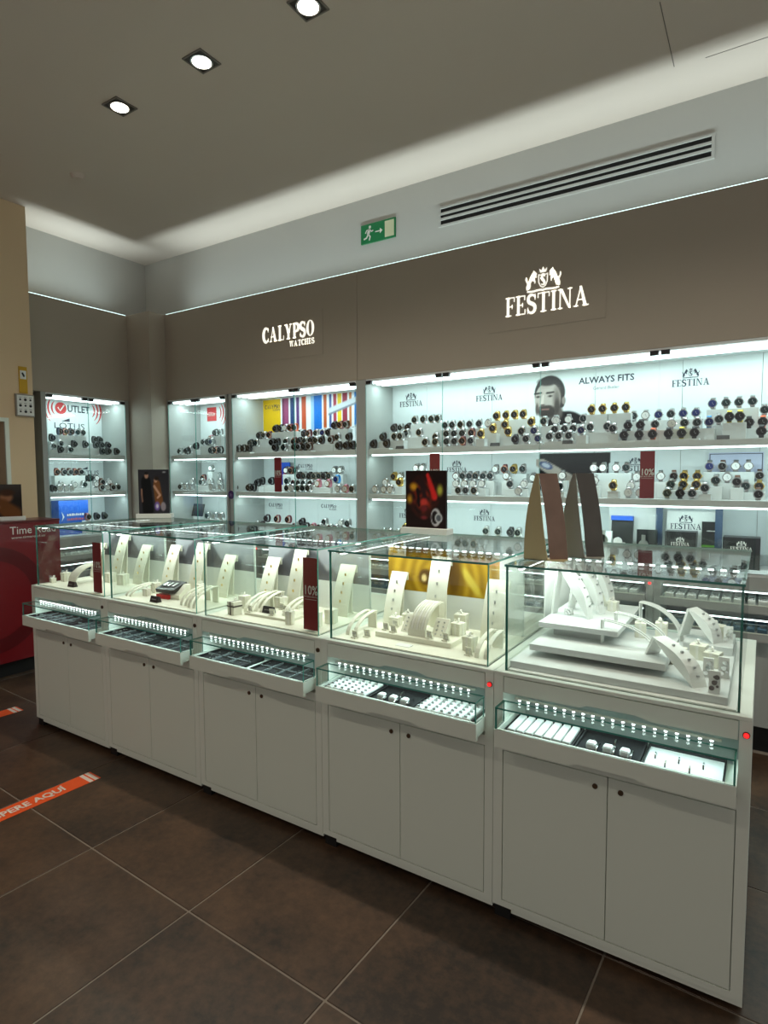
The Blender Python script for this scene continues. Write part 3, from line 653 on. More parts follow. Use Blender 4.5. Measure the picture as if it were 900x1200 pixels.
WATCHES = {
 ('corner', 1, 0): '0.939,1.715,S 1.005,1.691,B 1.084,1.691,S 1.385,1.687,B 1.44,1.687,B 1.525,1.687,B',
 ('corner', 1, 1): '1.041,1.744,S 1.16,1.744,B 1.264,1.744,B 1.364,1.744,B 1.419,1.744,B 1.482,1.744,B',
 ('corner', 1, 2): '1.003,1.793,B 1.073,1.852,B 1.123,1.852,R 1.173,1.852,B 1.223,1.852,S 1.273,1.852,S 1.39,1.793,B 1.44,1.793,B',
 ('corner', 2, 0): '0.931,1.36,B 0.981,1.36,W 1.031,1.36,W 1.083,1.36,W 1.365,1.36,L 1.415,1.36,W 1.47,1.36,L 1.52,1.36,S',
 ('corner', 2, 1): '1.033,1.388,W 1.146,1.388,W 1.236,1.388,S 1.344,1.388,W 1.407,1.408,L 1.476,1.408,W',
 ('corner', 2, 2): '1.034,1.5,R 1.097,1.5,L 1.147,1.5,L 1.197,1.5,R 1.247,1.5,L',
 ('corner', 2, 3): '1.326,1.444,S 1.376,1.444,B 1.429,1.444,W',
 ('corner', 3, 0): '1.222,1.102,R 1.308,1.102,B 1.383,1.102,B',
 ('middle', 1, 0): '-0.212,1.693,B -0.145,1.693,B -0.084,1.693,B 0.217,1.69,B 0.319,1.69,S 0.426,1.69,B 0.476,1.69,L 0.529,1.69,B 0.579,1.69,L 0.867,1.687,B 0.939,1.687,B 0.994,1.687,B',
 ('middle', 1, 1): '-0.121,1.739,B -0.054,1.739,S 0.126,1.739,B 0.184,1.739,B 0.287,1.739,S 0.37,1.739,R 0.424,1.739,B 0.487,1.739,S 0.549,1.739,B 0.601,1.739,S 0.653,1.739,B 0.746,1.739,L 0.813,1.756,S 0.919,1.756,B',
 ('middle', 1, 2): '-0.079,1.806,B -0.019,1.806,S 0.04,1.806,R 0.11,1.857,B 0.168,1.857,B 0.225,1.857,W 0.275,1.857,R 0.325,1.857,O 0.734,1.855,B 0.793,1.855,R 0.85,1.855,L',
 ('middle', 1, 3): '0.297,1.807,B 0.366,1.807,B 0.421,1.807,R 0.502,1.807,S 0.573,1.807,N 0.626,1.807,B',
 ('middle', 2, 0): '-0.226,1.36,B -0.089,1.36,B -0.039,1.36,B 0.344,1.36,S 0.394,1.36,W 0.462,1.36,S 0.515,1.36,S 0.568,1.36,S 0.863,1.36,W 0.927,1.36,P 0.991,1.36,S',
 ('middle', 2, 1): '-0.049,1.4,B 0.363,1.397,S 0.418,1.397,S 0.472,1.397,S 0.543,1.397,S 0.613,1.397,P 0.716,1.397,P 0.801,1.431,U',
 ('middle', 2, 2): '-0.058,1.414,B 0.051,1.414,B 0.235,1.414,S 0.366,1.457,B 0.421,1.457,S 0.476,1.457,B 0.529,1.457,S 0.579,1.457,S 0.629,1.457,B 0.679,1.457,S',
 ('middle', 2, 3): '0.172,1.504,W 0.222,1.504,R 0.273,1.504,S 0.688,1.503,W 0.748,1.503,W',
 ('middle', 3, 0): '0.003,1.046,S 0.053,1.046,B 0.42,1.053,S 0.536,1.053,B 0.606,1.053,P 0.675,1.053,S 0.777,1.053,S 0.835,1.053,W',
 ('middle', 3, 1): '0.053,1.098,B 0.17,1.098,R 0.293,1.098,R 0.44,1.082,B 0.678,1.09,S 0.838,1.09,W 0.904,1.09,S',
 ('narrow', 1, 0): '-0.963,1.688,S -0.869,1.688,B -0.544,1.687,B -0.484,1.687,R -0.432,1.687,B',
 ('narrow', 1, 1): '-0.907,1.707,S -0.822,1.734,B -0.711,1.766,S -0.657,1.766,B -0.603,1.766,N',
 ('narrow', 1, 2): '-0.69,1.8,P -0.626,1.852,B -0.564,1.852,S',
 ('narrow', 2, 0): '-0.964,1.36,S -0.892,1.36,W -0.817,1.36,W -0.547,1.36,W -0.434,1.36,W',
 ('narrow', 2, 1): '-0.872,1.404,W -0.75,1.404,S -0.633,1.404,W -0.51,1.404,W',
 ('narrow', 2, 2): '-0.803,1.44,R -0.69,1.528,W',
 ('narrow', 2, 3): '-0.717,1.459,W -0.662,1.459,W',
 ('narrow', 3, 0): '-0.609,1.102,S -0.511,1.102,W -0.433,1.102,W',
 ('wide', 1, 0): '1.186,1.69,B 1.298,1.69,B 1.62,1.689,S 1.7,1.689,S 1.783,1.689,S 1.841,1.689,S 1.899,1.689,R 1.961,1.689,S 2.031,1.731,G 2.266,1.688,B 2.34,1.688,S 2.415,1.688,N 2.487,1.699,S 2.546,1.699,S 2.607,1.699,S 2.678,1.728,N 2.858,1.73,S 2.917,1.69,B 2.996,1.69,B 3.069,1.69,O 3.148,1.69,B 3.213,1.69,Y 3.276,1.69,B 3.586,1.684,B',
 ('wide', 1, 1): '1.229,1.743,B 1.333,1.743,S 1.383,1.743,S 1.668,1.726,S 1.752,1.745,S 1.809,1.745,S 1.87,1.745,S 1.939,1.745,R 2.089,1.768,G 2.195,1.741,G 2.289,1.741,S 2.367,1.741,N 2.498,1.744,S 2.559,1.744,S 2.612,1.744,S 2.714,1.748,S 2.814,1.748,S 2.925,1.748,B 2.995,1.748,B 3.071,1.748,S 3.155,1.748,W 3.223,1.748,S 3.285,1.748,S 3.341,1.748,U 3.437,1.771,Y 3.487,1.771,Y',
 ('wide', 1, 2): '1.397,1.768,S 1.504,1.768,S 1.71,1.809,S 1.765,1.809,S 1.831,1.809,S 1.896,1.809,S 1.965,1.809,S 2.031,1.809,W 2.091,1.853,G 2.15,1.793,G 2.329,1.803,G 2.413,1.803,S 2.489,1.803,W 2.704,1.859,G 2.769,1.859,G 2.835,1.86,G 2.902,1.86,G 3.384,1.765,S 3.526,1.741,B 3.591,1.741,O',
 ('wide', 1, 3): '1.249,1.815,B 1.308,1.815,S 1.372,1.815,B 1.43,1.866,S 1.503,1.866,S 1.57,1.866,S 1.621,1.866,S 2.131,1.861,G 2.193,1.861,G 2.252,1.861,G 2.464,1.812,W 2.547,1.812,W 2.642,1.812,S 2.757,1.796,S 2.935,1.812,S 3.001,1.812,W 3.072,1.812,N 3.14,1.812,S 3.202,1.812,N 3.269,1.812,N 3.351,1.858,N 3.412,1.858,S 3.477,1.858,S 3.539,1.858,S 3.595,1.809,S',
 ('wide', 2, 0): '1.202,1.36,W 1.281,1.36,W 1.334,1.36,W 1.873,1.36,S 1.927,1.36,S 1.99,1.36,S 2.292,1.36,W 2.552,1.39,S 2.865,1.4,G 2.947,1.36,W 3.011,1.36,W 3.152,1.36,S 3.215,1.36,B 3.274,1.36,S 3.337,1.39,S 3.582,1.36,L',
 ('wide', 2, 1): '1.253,1.41,W 1.37,1.41,G 1.825,1.404,W 1.89,1.404,W 1.953,1.404,W 2.016,1.404,W 2.211,1.403,S 2.306,1.403,W 2.549,1.458,W 2.745,1.428,W 2.953,1.399,W 3.161,1.407,S 3.222,1.407,G 3.287,1.407,G 3.385,1.43,S 3.484,1.423,L',
 ('wide', 2, 2): '1.286,1.452,G 1.344,1.452,W 1.479,1.513,W 1.53,1.513,W 1.795,1.455,W 1.845,1.455,S 1.895,1.455,S 1.945,1.455,S 1.998,1.455,S 2.048,1.455,S 2.165,1.455,W 2.342,1.442,W 2.722,1.504,W 2.78,1.504,W 2.852,1.504,W 2.912,1.504,S 2.971,1.449,W 3.098,1.453,W 3.167,1.453,L 3.223,1.453,G 3.288,1.453,G 3.434,1.447,W 3.523,1.399,S 3.585,1.399,G',
 ('wide', 2, 3): '2.062,1.5,W 2.124,1.5,R 2.19,1.501,G 2.253,1.501,S 3.343,1.508,N 3.408,1.508,L 3.471,1.508,W 3.53,1.508,W',
 ('wide', 2, 4): '3.583,1.455,L',
 ('wide', 3, 0): '1.847,1.027,W 1.897,1.027,S 1.947,1.027,W 1.997,1.027,W 2.047,1.027,S 2.097,1.027,W 2.147,1.027,W',
 ('wide', 3, 1): '1.229,1.041,S 1.284,1.041,W 1.358,1.041,W 1.421,1.083,G 2.045,1.088,S 2.132,1.088,S 2.218,1.088,B 2.271,1.088,S',
}
RISERS = 'wide,1,0,1.156,1.328,1.66 wide,1,0,1.59,1.991,1.659 wide,1,0,2.001,2.061,1.701 wide,1,0,2.236,2.445,1.658 wide,1,1,1.199,1.413,1.713 wide,1,2,1.367,1.534,1.738 wide,1,1,1.638,1.698,1.696 wide,1,1,1.722,1.969,1.715 wide,1,1,2.059,2.119,1.738 wide,1,1,2.165,2.397,1.711 wide,1,3,1.219,1.402,1.785 wide,1,3,1.4,1.651,1.836 wide,1,2,1.68,2.061,1.779 wide,1,2,2.061,2.121,1.823 wide,1,2,2.12,2.18,1.763 wide,1,3,2.101,2.282,1.831 wide,1,2,2.299,2.519,1.773 wide,1,0,2.457,2.637,1.669 wide,1,0,2.648,2.708,1.698 wide,1,0,2.828,2.888,1.7 wide,1,0,2.887,3.306,1.66 wide,1,1,2.468,2.642,1.714 wide,1,1,2.684,3.371,1.718 wide,1,2,3.354,3.414,1.735 wide,1,1,3.407,3.517,1.741 wide,1,2,3.496,3.621,1.711 wide,1,3,2.434,2.672,1.782 wide,1,2,2.674,2.799,1.829 wide,1,3,2.727,2.787,1.766 wide,1,2,2.805,2.932,1.83 wide,1,3,2.905,3.299,1.782 wide,1,3,3.321,3.569,1.828 wide,1,3,3.565,3.625,1.779 wide,2,1,1.223,1.4,1.38 wide,2,1,1.795,2.046,1.374 wide,2,1,2.181,2.336,1.373 wide,2,2,1.256,1.374,1.422 wide,2,2,1.449,1.56,1.483 wide,2,2,1.765,2.078,1.425 wide,2,3,2.032,2.154,1.47 wide,2,2,2.135,2.195,1.425 wide,2,3,2.16,2.283,1.471 wide,2,2,2.312,2.372,1.412 wide,2,0,2.522,2.582,1.36 wide,2,0,2.835,2.895,1.37 wide,2,0,3.307,3.367,1.36 wide,2,1,2.519,2.579,1.428 wide,2,1,2.715,2.775,1.398 wide,2,1,2.923,2.983,1.369 wide,2,1,3.131,3.317,1.377 wide,2,1,3.355,3.415,1.4 wide,2,2,3.404,3.464,1.417 wide,2,1,3.454,3.514,1.393 wide,2,2,3.493,3.615,1.369 wide,2,2,2.692,2.942,1.474 wide,2,2,2.941,3.001,1.419 wide,2,2,3.068,3.318,1.423 wide,2,3,3.313,3.56,1.478 wide,2,4,3.553,3.613,1.425 wide,3,0,1.817,2.177,0.997 wide,3,1,1.199,1.388,1.011 wide,3,1,1.391,1.451,1.053 wide,3,1,2.015,2.301,1.058 middle,1,0,-0.242,-0.054,1.663 middle,1,0,0.187,0.609,1.66 middle,1,0,0.837,1.024,1.657 middle,1,1,-0.151,0.776,1.709 middle,1,1,0.783,0.949,1.726 middle,1,2,-0.109,0.07,1.776 middle,1,2,0.08,0.355,1.827 middle,1,3,0.267,0.656,1.777 middle,1,2,0.704,0.88,1.825 middle,2,1,-0.079,-0.019,1.37 middle,2,2,-0.088,0.265,1.384 middle,2,1,0.333,0.746,1.367 middle,2,1,0.771,0.831,1.401 middle,2,3,0.142,0.303,1.474 middle,2,2,0.336,0.709,1.427 middle,2,3,0.658,0.778,1.473 middle,3,0,-0.027,0.083,1.016 middle,3,0,0.39,0.865,1.023 middle,3,1,0.023,0.323,1.068 middle,3,1,0.41,0.47,1.052 middle,3,1,0.648,0.934,1.06 narrow,1,0,-0.993,-0.839,1.658 narrow,1,0,-0.574,-0.402,1.657 narrow,1,1,-0.937,-0.877,1.677 narrow,1,1,-0.852,-0.792,1.704 narrow,1,1,-0.741,-0.573,1.736 narrow,1,2,-0.72,-0.66,1.77 narrow,1,2,-0.656,-0.534,1.822 narrow,2,1,-0.902,-0.48,1.374 narrow,2,2,-0.833,-0.773,1.41 narrow,2,2,-0.72,-0.66,1.498 narrow,2,3,-0.747,-0.632,1.429 narrow,3,0,-0.639,-0.403,1.072 corner,1,0,0.909,0.969,1.685 corner,1,0,0.975,1.114,1.661 corner,1,0,1.355,1.555,1.657 corner,1,1,1.011,1.512,1.714 corner,1,2,0.973,1.033,1.763 corner,1,2,1.043,1.303,1.822 corner,1,2,1.36,1.47,1.763 corner,2,1,1.003,1.374,1.358 corner,2,1,1.377,1.506,1.378 corner,2,2,1.004,1.277,1.47 corner,2,3,1.296,1.459,1.414 corner,3,0,1.192,1.413,1.072'

tilt = {}
for (cab, sh, rw), txt in WATCHES.items():
    for n, it in enumerate(txt.split()):
        t_, z, k = it.split(','); t_, z = float(t_), float(z)
        t = get_watch(k) or copy_tree(PROTO[k])
        if cab == 'corner': t.location = (-1.382-(YR[rw]-1.8), t_, z); t.rotation_euler = (0, 0, PI/2+random.uniform(-.12, .12))
        else: t.location = (t_, YR[rw], z); t.rotation_euler = (0, 0, random.uniform(-.1, .1))
        t['label'] = f"{TYPES[k][0]}, {ordinal(n+1)} from left, {ROW[rw]} row, {SHN[sh]} shelf, {CAB[cab]}"
        t['group'] = f"watches on the {SHN[sh]} shelf of the {CAB[cab]}"
nr = {}
for r in RISERS.split():
    cab, sh, rw, a, b, z = r.split(','); sh, rw, a, b, z = int(sh), int(rw), float(a), float(b), float(z)
    q = .0295; bm = bev(bx(a, b, -q, q, FR[sh], z), .0012)
    o = link('display_riser', bm, PADGREY)
    if cab == 'corner': xform_ = Matrix.Translation((-1.382-(YR[rw]-1.8), 0, 0)) @ Matrix(((0, -1, 0, 0), (1, 0, 0, 0), (0, 0, 1, 0), (0, 0, 0, 1)))
    else: xform_ = Matrix.Translation((0, YR[rw], 0))
    o.data.transform(xform_)
    key = (cab, sh, rw); nr[key] = nr.get(key, 0)+1
    tag(o, f"white riser block, {ordinal(nr[key])} from left under {ROW[rw]} row of watches, {SHN[sh]} shelf, {CAB[cab]}", 'riser', 'risers under the watches')
for x, z, y, lab in ((1.42, 1.65, 1.835, 'small black price block on top shelf near its left end'), (2.135, 1.65, 1.835, 'small black price block on top shelf below the gold watches'), (2.60, 1.65, 1.835, 'small black price block on top shelf right of the portrait'), (3.415, 1.65, 1.835, 'small black price block on top shelf below the yellow strapped watches')):
    t = tag(link('price_block', prism(B(), [(y-.010, z), (y+.010, z), (y+.010, z+.022), (y+.002, z+.022)], 'x', x-.03, x+.03), PRICEB), lab, 'price tag', 'price blocks in the wall cabinet')

# ------------------------------------------------------------------ boxes and cards on the bottom shelf of the widest cabinet
BOXB = mat('black_box', (.01, .01, .012), .35, 0, .05, 30); BLUEP = mat('blue_satin', srgb(40, 100, 215), .4); NAVYC = mat('navy_board', srgb(42, 62, 88), .5); GRN = mat('green_trim', srgb(90, 150, 40), .5)
zf = .952
def logo_box(x0, x1, z1, label, y=1.93, trim=False):
    t = thing('gift_carton', label, 'box', ((x0+x1)/2, y, zf), 0, 'black watch cartons'); h = (x1-x0)/2
    link('carton', bev(bx(-h, h, 0, .10, 0, z1-zf), .002), BOXB, t); small_logo(t, (0, -.0015, (z1-zf)*.58), (x1-x0)*.55, WINK)
    if trim: link('trim_line', bx(-h, h, -.001, 0, .10, .106), GRN, t)
for x0, x1, z1, lab, tr in ((3.135, 3.295, 1.142, 'black carton with white crest logo, left of the navy column', False), (3.425, 3.60, 1.125, 'black carton with white crest logo, right of the navy column', False), (3.70, 3.90, 1.25, 'tall black carton with green line at right photo edge', True)): logo_box(x0, x1, z1, lab, trim=tr)
t = thing('logo_board', 'white board with dark crest logo standing behind black cartons', 'sign', (3.13, 2.045, zf)); link('board', bx(0, .25, 0, .012, 0, .30), CREAMW, t); small_logo(t, (.10, -.001, .195), .15)
t = thing('photo_card', 'dark photo card with green lower edge beside navy column', 'sign', (3.315, 2.02, zf)); link('card', bx(0, .09, 0, .008, 0, .245), BOXB, t); link('green_edge', bx(0, .09, -.001, 0, .10, .112), GRN, t); print_lines(t, WINK, .05, -.002, .19, .05, .006)
for x, lab in ((3.40, 'slim navy column on bottom shelf between the black cartons'), (3.095, 'slim navy column on bottom shelf left of the logo board')):
    tag(link('navy_column', bx(x-.018, x+.018, 1.990, 2.010, zf, 1.272), NAVYC), lab, 'column', 'navy columns on the bottom shelf')
t = thing('white_backdrop', 'white backdrop board behind the blue lidded watch box', 'board', (2.80, 2.06, zf)); link('board', bx(0, .27, 0, .012, 0, .315), CREAMW, t)
t = thing('watch_box', 'open black watch box with bright blue lid edge', 'box', (2.885, 1.95, zf)); link('base', bx(-.062, .062, -.03, .075, 0, .09), BOXB, t)
link('lid', prism(B(), [(.060, .092), (.078, .092), (.105, .235), (.085, .245)], 'x', -.062, .062), BOXB, t); link('lid_edge', prism(B(), [(.060, .236), (.105, .236), (.105, .262), (.060, .262)], 'x', -.062, .062), BLUEP, t)
cyl(m := B(), (-.01, -.002, .112), 'y', .026, .012, 16); cu = link('cushion', bx(-.03, .03, -.01, .03, .09, .105), CREAMW, t); link('watch_head', m, D_W, cu)
t = thing('watch_box', 'upright black watch box holding one steel watch', 'box', (3.035, 1.94, zf)); link('back', bx(-.055, .055, .02, .04, 0, .19), BOXB, t); link('base', bx(-.055, .055, -.04, .02, 0, .06), BOXB, t)
m = B(); cyl(m, (-.015, -.004, .105), 'y', .026, .012, 16); box(m, -.026, -.004, .002, .012, .06, .16); link('watch_head', m, STEEL, t)
t = thing('watch_stand', 'white slanted stand holding one pale watch, bottom shelf', 'stand', (2.80, 1.935, zf)); link('wedge', prism(B(), [(-.05, 0), (.05, 0), (.05, .17), (.03, .17)], 'x', -.04, .04), CREAMW, t)
m = B(); cyl(m, (0, -.022, .125), 'y', .026, .012, 16); box(m, -.011, .011, -.022, -.008, .06, .18); link('watch_head', m, STEEL, t)
t = thing('lilac_card', 'pale lilac card with dark outline behind four watches, middle shelf', 'sign', (3.33, 2.150, 1.327)); link('card', bx(0, .27, 0, .006, 0, .262), mat('lilac_card', srgb(196, 202, 226), .5), t)
m = B(); rect(m, .004, .266, .252, .256); rect(m, .004, .008, .0, .256); rect(m, .262, .266, .0, .256); link('outline', m, INK, t).location = (0, -.001, 0)
# items in the narrow and far left cabinets
t = thing('tablet_card', 'small black tilted card on the bottom shelf of narrow cabinet', 'card', (-.895, 1.99, zf)); link('card', prism(B(), [(-.02, .13), (-.012, .13), (.02, .245), (.012, .245)], 'x', -.075, .075), PRICEB, t); link('stand', bx(-.05, .05, -.02, .02, 0, .13), PADGREY, t)
t = thing('blue_carton', 'bright blue carton with white lettering in far left cabinet', 'box', (-1.52, 1.015, zf), PI/2); link('carton', bx(0, .265, 0, .12, 0, .30), mat('blue_carton_print', srgb(24, 84, 176), .4, 0, .25, 12), t)
print_lines(t, WINK, .15, -.0015, .165, .16, .022); print_lines(t, mat('pale_red_ink', srgb(190, 90, 90)), .15, -.0015, .125, .16, .022)
m = B(); polyface(m, [(.02, .12), (.032, .16), (.02, .21), (.045, .16)]); link('flame_mark', m, WINK, t).location = (0, -.0015, 0)
cyl(m := B(), (0, -.002, 0), 'y', .036, .002, 24); t = tag(link('round_sticker', m, mat('purple_sticker', srgb(62, 28, 92), .4)), 'round purple sticker on the post between narrow and striped picture cabinets', 'sticker'); t.location = (-.245, 1.799, 1.30)
m = B()
for k in range(5): a = k*2*PI/5; vstroke(m, [(0, 0), (.022*math.cos(a), .022*math.sin(a))], lambda q: .006*(1-q)+.002)
o = link('sticker_mark', m, mat('lilac_ink', srgb(150, 120, 170)), t); o.location = (0, -.003, 0)
def visual(U, V):
    im = canvas(U, (20, 80, 190)); paint(im, ell(U, V, .6, .5, .4, .45, .8), (70, 40, 120)); paint(im, ell(U, V, .65, .45, .16, .25, .4), (220, 90, 90)); paint(im, ell(U, V, .25, .8, .25, .2, .9), (60, 160, 235)); return im
t = thing('picture_card', 'small blue picture card on middle shelf beside red discount card', 'sign', (-.01, 2.11, 1.327)); link('card', bx(0, .16, 0, .006, 0, .25), BOXB, t); picture('picture', t, .16, .25, visual, 20, 30, (0, -.001, 0))

# ------------------------------------------------------------------ display pieces inside the glass cases
DZ = .839
def necklace_stand(case, x, y, h, w_, label, m=CREAM):
    t = thing('necklace_stand', label, 'stand', (case*W+x, y, DZ), 0, 'curved necklace stands')
    n = 9; pts = [(.075*(i/n)**1.6, h*i/n) for i in range(n+1)]+[(.088, h*.985)]
    link('face', band(B(), pts, -w_/2, w_/2, .005), m, t)
    link('flap', prism(B(), [(.0755, h-.004), (.083, h-.006), (.083, h-.035), (.0795, h-.035)], 'x', -w_/2, w_/2), m, t)
    link('leg', prism(B(), [(.006, 0), (.074, 0), (.074, .006), (.064, .006), (.074, h*.8), (.068, h*.8), (.056, .006), (.006, .006)], 'x', -w_*.3, w_*.3), m, t)
    g = B()
    for k in range(4):
        f = (.30+.17*k); i = f*n; yy = .075*f**1.6-.002
        box(g, -.003, .003, yy-.004, yy-.0005, h*f-.006, h*f+.006)
    link('pendants', g, GOLD if case < 3 else STEEL, t); return t
ORD = ['leftmost', 'second', 'middle', 'fourth', 'rightmost']
for c_, x, y, h, w_, lab in (
    (3, .125, .320, .215, .078, 'cream curved necklace stand left of the golden picture'), (3, .330, .318, .295, .088, 'tallest cream necklace stand, in front of the golden picture'), (3, .588, .300, .225, .092, 'cream curved necklace stand at right end of golden picture case'),
    (2, .115, .320, .225, .085, 'cream necklace stand at the left of the middle glass case'), (2, .295, .318, .285, .075, 'tall cream necklace stand just left of the large discount card'), (2, .575, .315, .225, .088, 'cream necklace stand at the right rear of middle glass case'),
    (1, .085, .320, .240, .085, 'cream necklace stand in second case, behind the black box'), (1, .315, .320, .265, .088, 'tall cream necklace stand in second case, right of centre'), (1, .525, .322, .215, .085, 'cream necklace stand at right rear of the second glass case'),
    (0, .545, .320, .225, .085, 'cream necklace stand at the right of leftmost glass case'), (0, .335, .320, .275, .085, 'tall cream necklace stand behind discount card in leftmost case'), (0, .10, .320, .21, .06, 'narrow cream necklace stand at left of leftmost glass case')):
    necklace_stand(c_, x, y, h, w_, lab)
def gift_box(case, x, y, s, h, label, rib=None, m=CREAM, z=None, rz=None):
    t = thing('gift_box', label, 'gift box', (case*W+x, y, DZ if z is None else z), random.uniform(-.25, .25) if rz is None else rz, 'small gift boxes in the cases'); q = s/2
    link('body', bev(bx(-q, q, -q, q, 0, h*.72), .001), m, t); link('lid', bev(bx(-q-.001, q+.001, -q-.001, q+.001, h*.72, h), .001), m, t)
    r = rib or RIBBON; f = B(); box(f, -.004, .004, -q-.0016, q+.0016, 0, h+.0008); box(f, -q-.0016, q+.0016, -.004, .004, 0, h+.0008) if rib is None else box(f, -q-.0018, q+.0018, -q-.0018, q+.0018, h*.60, h*.70)
    link('ribbon', f, r, t)
    g = B()
    for a in (0.5, 2.6): band(g, [(0, h), (.006, h+.012), (.016, h+.014), (.018, h+.008), (.004, h+.001)], -.003, .003, .0008); xform(g, Matrix.Rotation(a, 4, 'Z'), g.verts[-20:])
    link('bow', g, RIBBON, t); return t
DKR = mat('dark_ribbon', srgb(70, 62, 60), .4)
for a in ((3, .195, .350, .044, .050, 'white gift box with bow, left of the tall stand, golden picture case'), (3, .185, .262, .042, .052, 'white gift box below the left necklace stand, golden picture case'), (3, .435, .360, .046, .075, 'tallest white gift box with bow, right of the tall stand'), (3, .470, .258, .042, .066, 'white gift box with bow, second from right, golden picture case'), (3, .567, .150, .040, .052, 'white gift box at right front of golden picture case'),
          (2, .085, .215, .040, .060, 'white gift box behind the dark ribboned one, middle case'), (2, .175, .250, .044, .052, 'white gift box left of centre under necklace stand, middle case'), (2, .255, .285, .046, .060, 'white gift box with bow in the centre of the middle case'), (2, .478, .095, .030, .056, 'slim white gift box left of the discount card foot'), (2, .600, .120, .040, .062, 'white gift box right of large discount card, front one'), (2, .615, .205, .042, .060, 'white gift box right of large discount card, rear one'),
          (1, .360, .330, .046, .055, 'white gift box under the tall stand of the second case'), (1, .250, .270, .040, .055, 'white gift box behind the open black box'), (1, .126, .228, .036, .055, 'white gift box left of the open black box, rear one'), (1, .150, .150, .030, .038, 'small white gift box left of the open black box, front one'),
          (0, .075, .165, .042, .052, 'white gift box near the left end of leftmost case'), (0, .060, .095, .028, .028, 'tiny white gift box at left front corner, leftmost case'), (0, .330, .290, .050, .055, 'white gift box beside the ribbed bracelet roll'), (0, .470, .280, .048, .060, 'white gift box at right rear of leftmost case')): gift_box(*a)
gift_box(2, .140, .100, .046, .060, 'white gift box with dark ribbon at left front of middle case', DKR)
def ramp(case, x, y, h, label, wide_=False, rz=0.0, z=None, m=CREAM, run=.14, sw=None):
    t = thing('bracelet_ramp', label, 'stand', (case*W+x, y, DZ if z is None else z), rz, 'arched bracelet ramps'); n = 8
    pts = [(run*(1-math.cos(a)), h*math.sin(a)) for a in np.linspace(.0, PI/2, n)]; pts = [(p[0], max(p[1], 0)) for p in pts]+[(run*1.12, h*.97)]
    sw = sw or (.075 if wide_ else .016)
    if wide_:
        link('ramp', band(B(), pts, -sw/2, sw/2, .004), m, t)
        for k in range(7): link('bracelet', band(B(), [(p[0]-.0035, p[1]+.003) for p in pts[1:-1]], -sw/2+.003+k*.0105, -sw/2+.0095+k*.0105, .003), RIBBON if k % 2 else m, t)
    else:
        for q in (-.017, .017): link('ramp', band(B(), pts, q-sw/2, q+sw/2, .004), m, t)
        link('crossbar', bx(-.024, .024, run-.006, run+.002, h-.010, h-.004), m, t)
    link('leg', bx(-.020, .020, run*1.08, run*1.12, 0, h*.955), m, t)
    return t
for a in ((3, .085, .085, .075, 'thin arched bracelet ramp at left front, golden picture case'), (3, .640, .080, .070, 'arched bracelet ramp at right front corner, golden picture case'), (2, .170, .150, .075, 'arched bracelet ramp left of black price card, middle case'), (2, .235, .150, .085, 'arched bracelet ramp behind the black price card, middle case'), (2, .405, .150, .075, 'arched bracelet ramp beside the large discount card'), (1, .085, .085, .050, 'low arched bracelet ramp at left front of second case'), (1, .515, .090, .075, 'arched bracelet ramp at right of second case, left one'), (1, .590, .075, .085, 'arched bracelet ramp at right of second case, right one')): ramp(*a)
ramp(3, .345, .150, .110, 'wide ribbed bracelet ramp in the centre, golden picture case', True, z=.8585); ramp(0, .215, .120, .105, 'wide ribbed bracelet roll in the leftmost glass case', True)
def ear(case, x, y, label, z=None):
    t = thing('earring_card', label, 'earring stand', (case*W+x, y, DZ if z is None else z), random.uniform(-.3, .3), 'little earring stands')
    link('card', prism(B(), [(-.008, 0), (.010, 0), (.010, .004), (.002, .030), (-.001, .030), (.003, .004), (-.008, .004)], 'x', -.013, .013), CREAM, t); g = B()
    for q in (-.006, .006): cyl(g, (q, -.004, .020), 'y', .0032, .004, 8); box(g, q-.0015, q+.0015, -.002, .0, .008, .018)
    link('earrings', g, STEEL, t)
for k, (c_, x, y, z) in enumerate(((3, .118, .062, None), (3, .150, .100, None), (3, .196, .165, .8585), (3, .205, .225, .8585), (3, .240, .150, .8585), (3, .402, .145, .8585), (3, .468, .150, .8585), (3, .588, .090, None), (2, .205, .130, .8505), (2, .340, .130, .8505), (2, .345, .215, .8505), (2, .300, .240, .8505))):
    ear(c_, x, y, f"tiny white earring stand, {ordinal(k+1 if k < 8 else k-7)} from left in the {'golden picture' if c_ == 3 else 'middle'} glass case", z)
def prism_block(x, y, label):
    t = thing('earring_block', label, 'earring stand', (3*W+x, y, .8585), 0, 'triangular earring blocks'); link('block', prism(B(), [(-.005, 0), (.06, 0), (.048, .062), (.042, .062)], 'x', -.028, .028), CREAM, t); g = B()
    for i in range(2):
        for j in range(4): f = .15+.22*j; cyl(g, (-.012+.024*i, -.005+.047*f-.004, .062*f), 'y', .0035, .004, 8)
    link('earrings', g, STEEL, t)
prism_block(.285, .185, 'triangular earring block left of the wide bracelet ramp'); prism_block(.420, .185, 'triangular earring block right of the wide bracelet ramp')
tag(link('display_slab', bev(bx(3*W+.17, 3*W+.50, .130, .330, DZ, .858), .001), CREAM), 'low cream slab under earring stands in golden picture case', 'slab', 'low slabs')
tag(link('display_slab', bev(bx(2*W+.185, 2*W+.455, .115, .260, DZ, .850), .001), CREAM), 'low cream slab under price card in middle glass case', 'slab', 'low slabs')
tag(link('info_card', prism(B(), [(.060, DZ), (.090, DZ), (.090, DZ+.004), (.062, DZ+.002)], 'x', 3*W+.305, 3*W+.365), CREAMW), 'flat white card at the front edge, golden picture case', 'card')
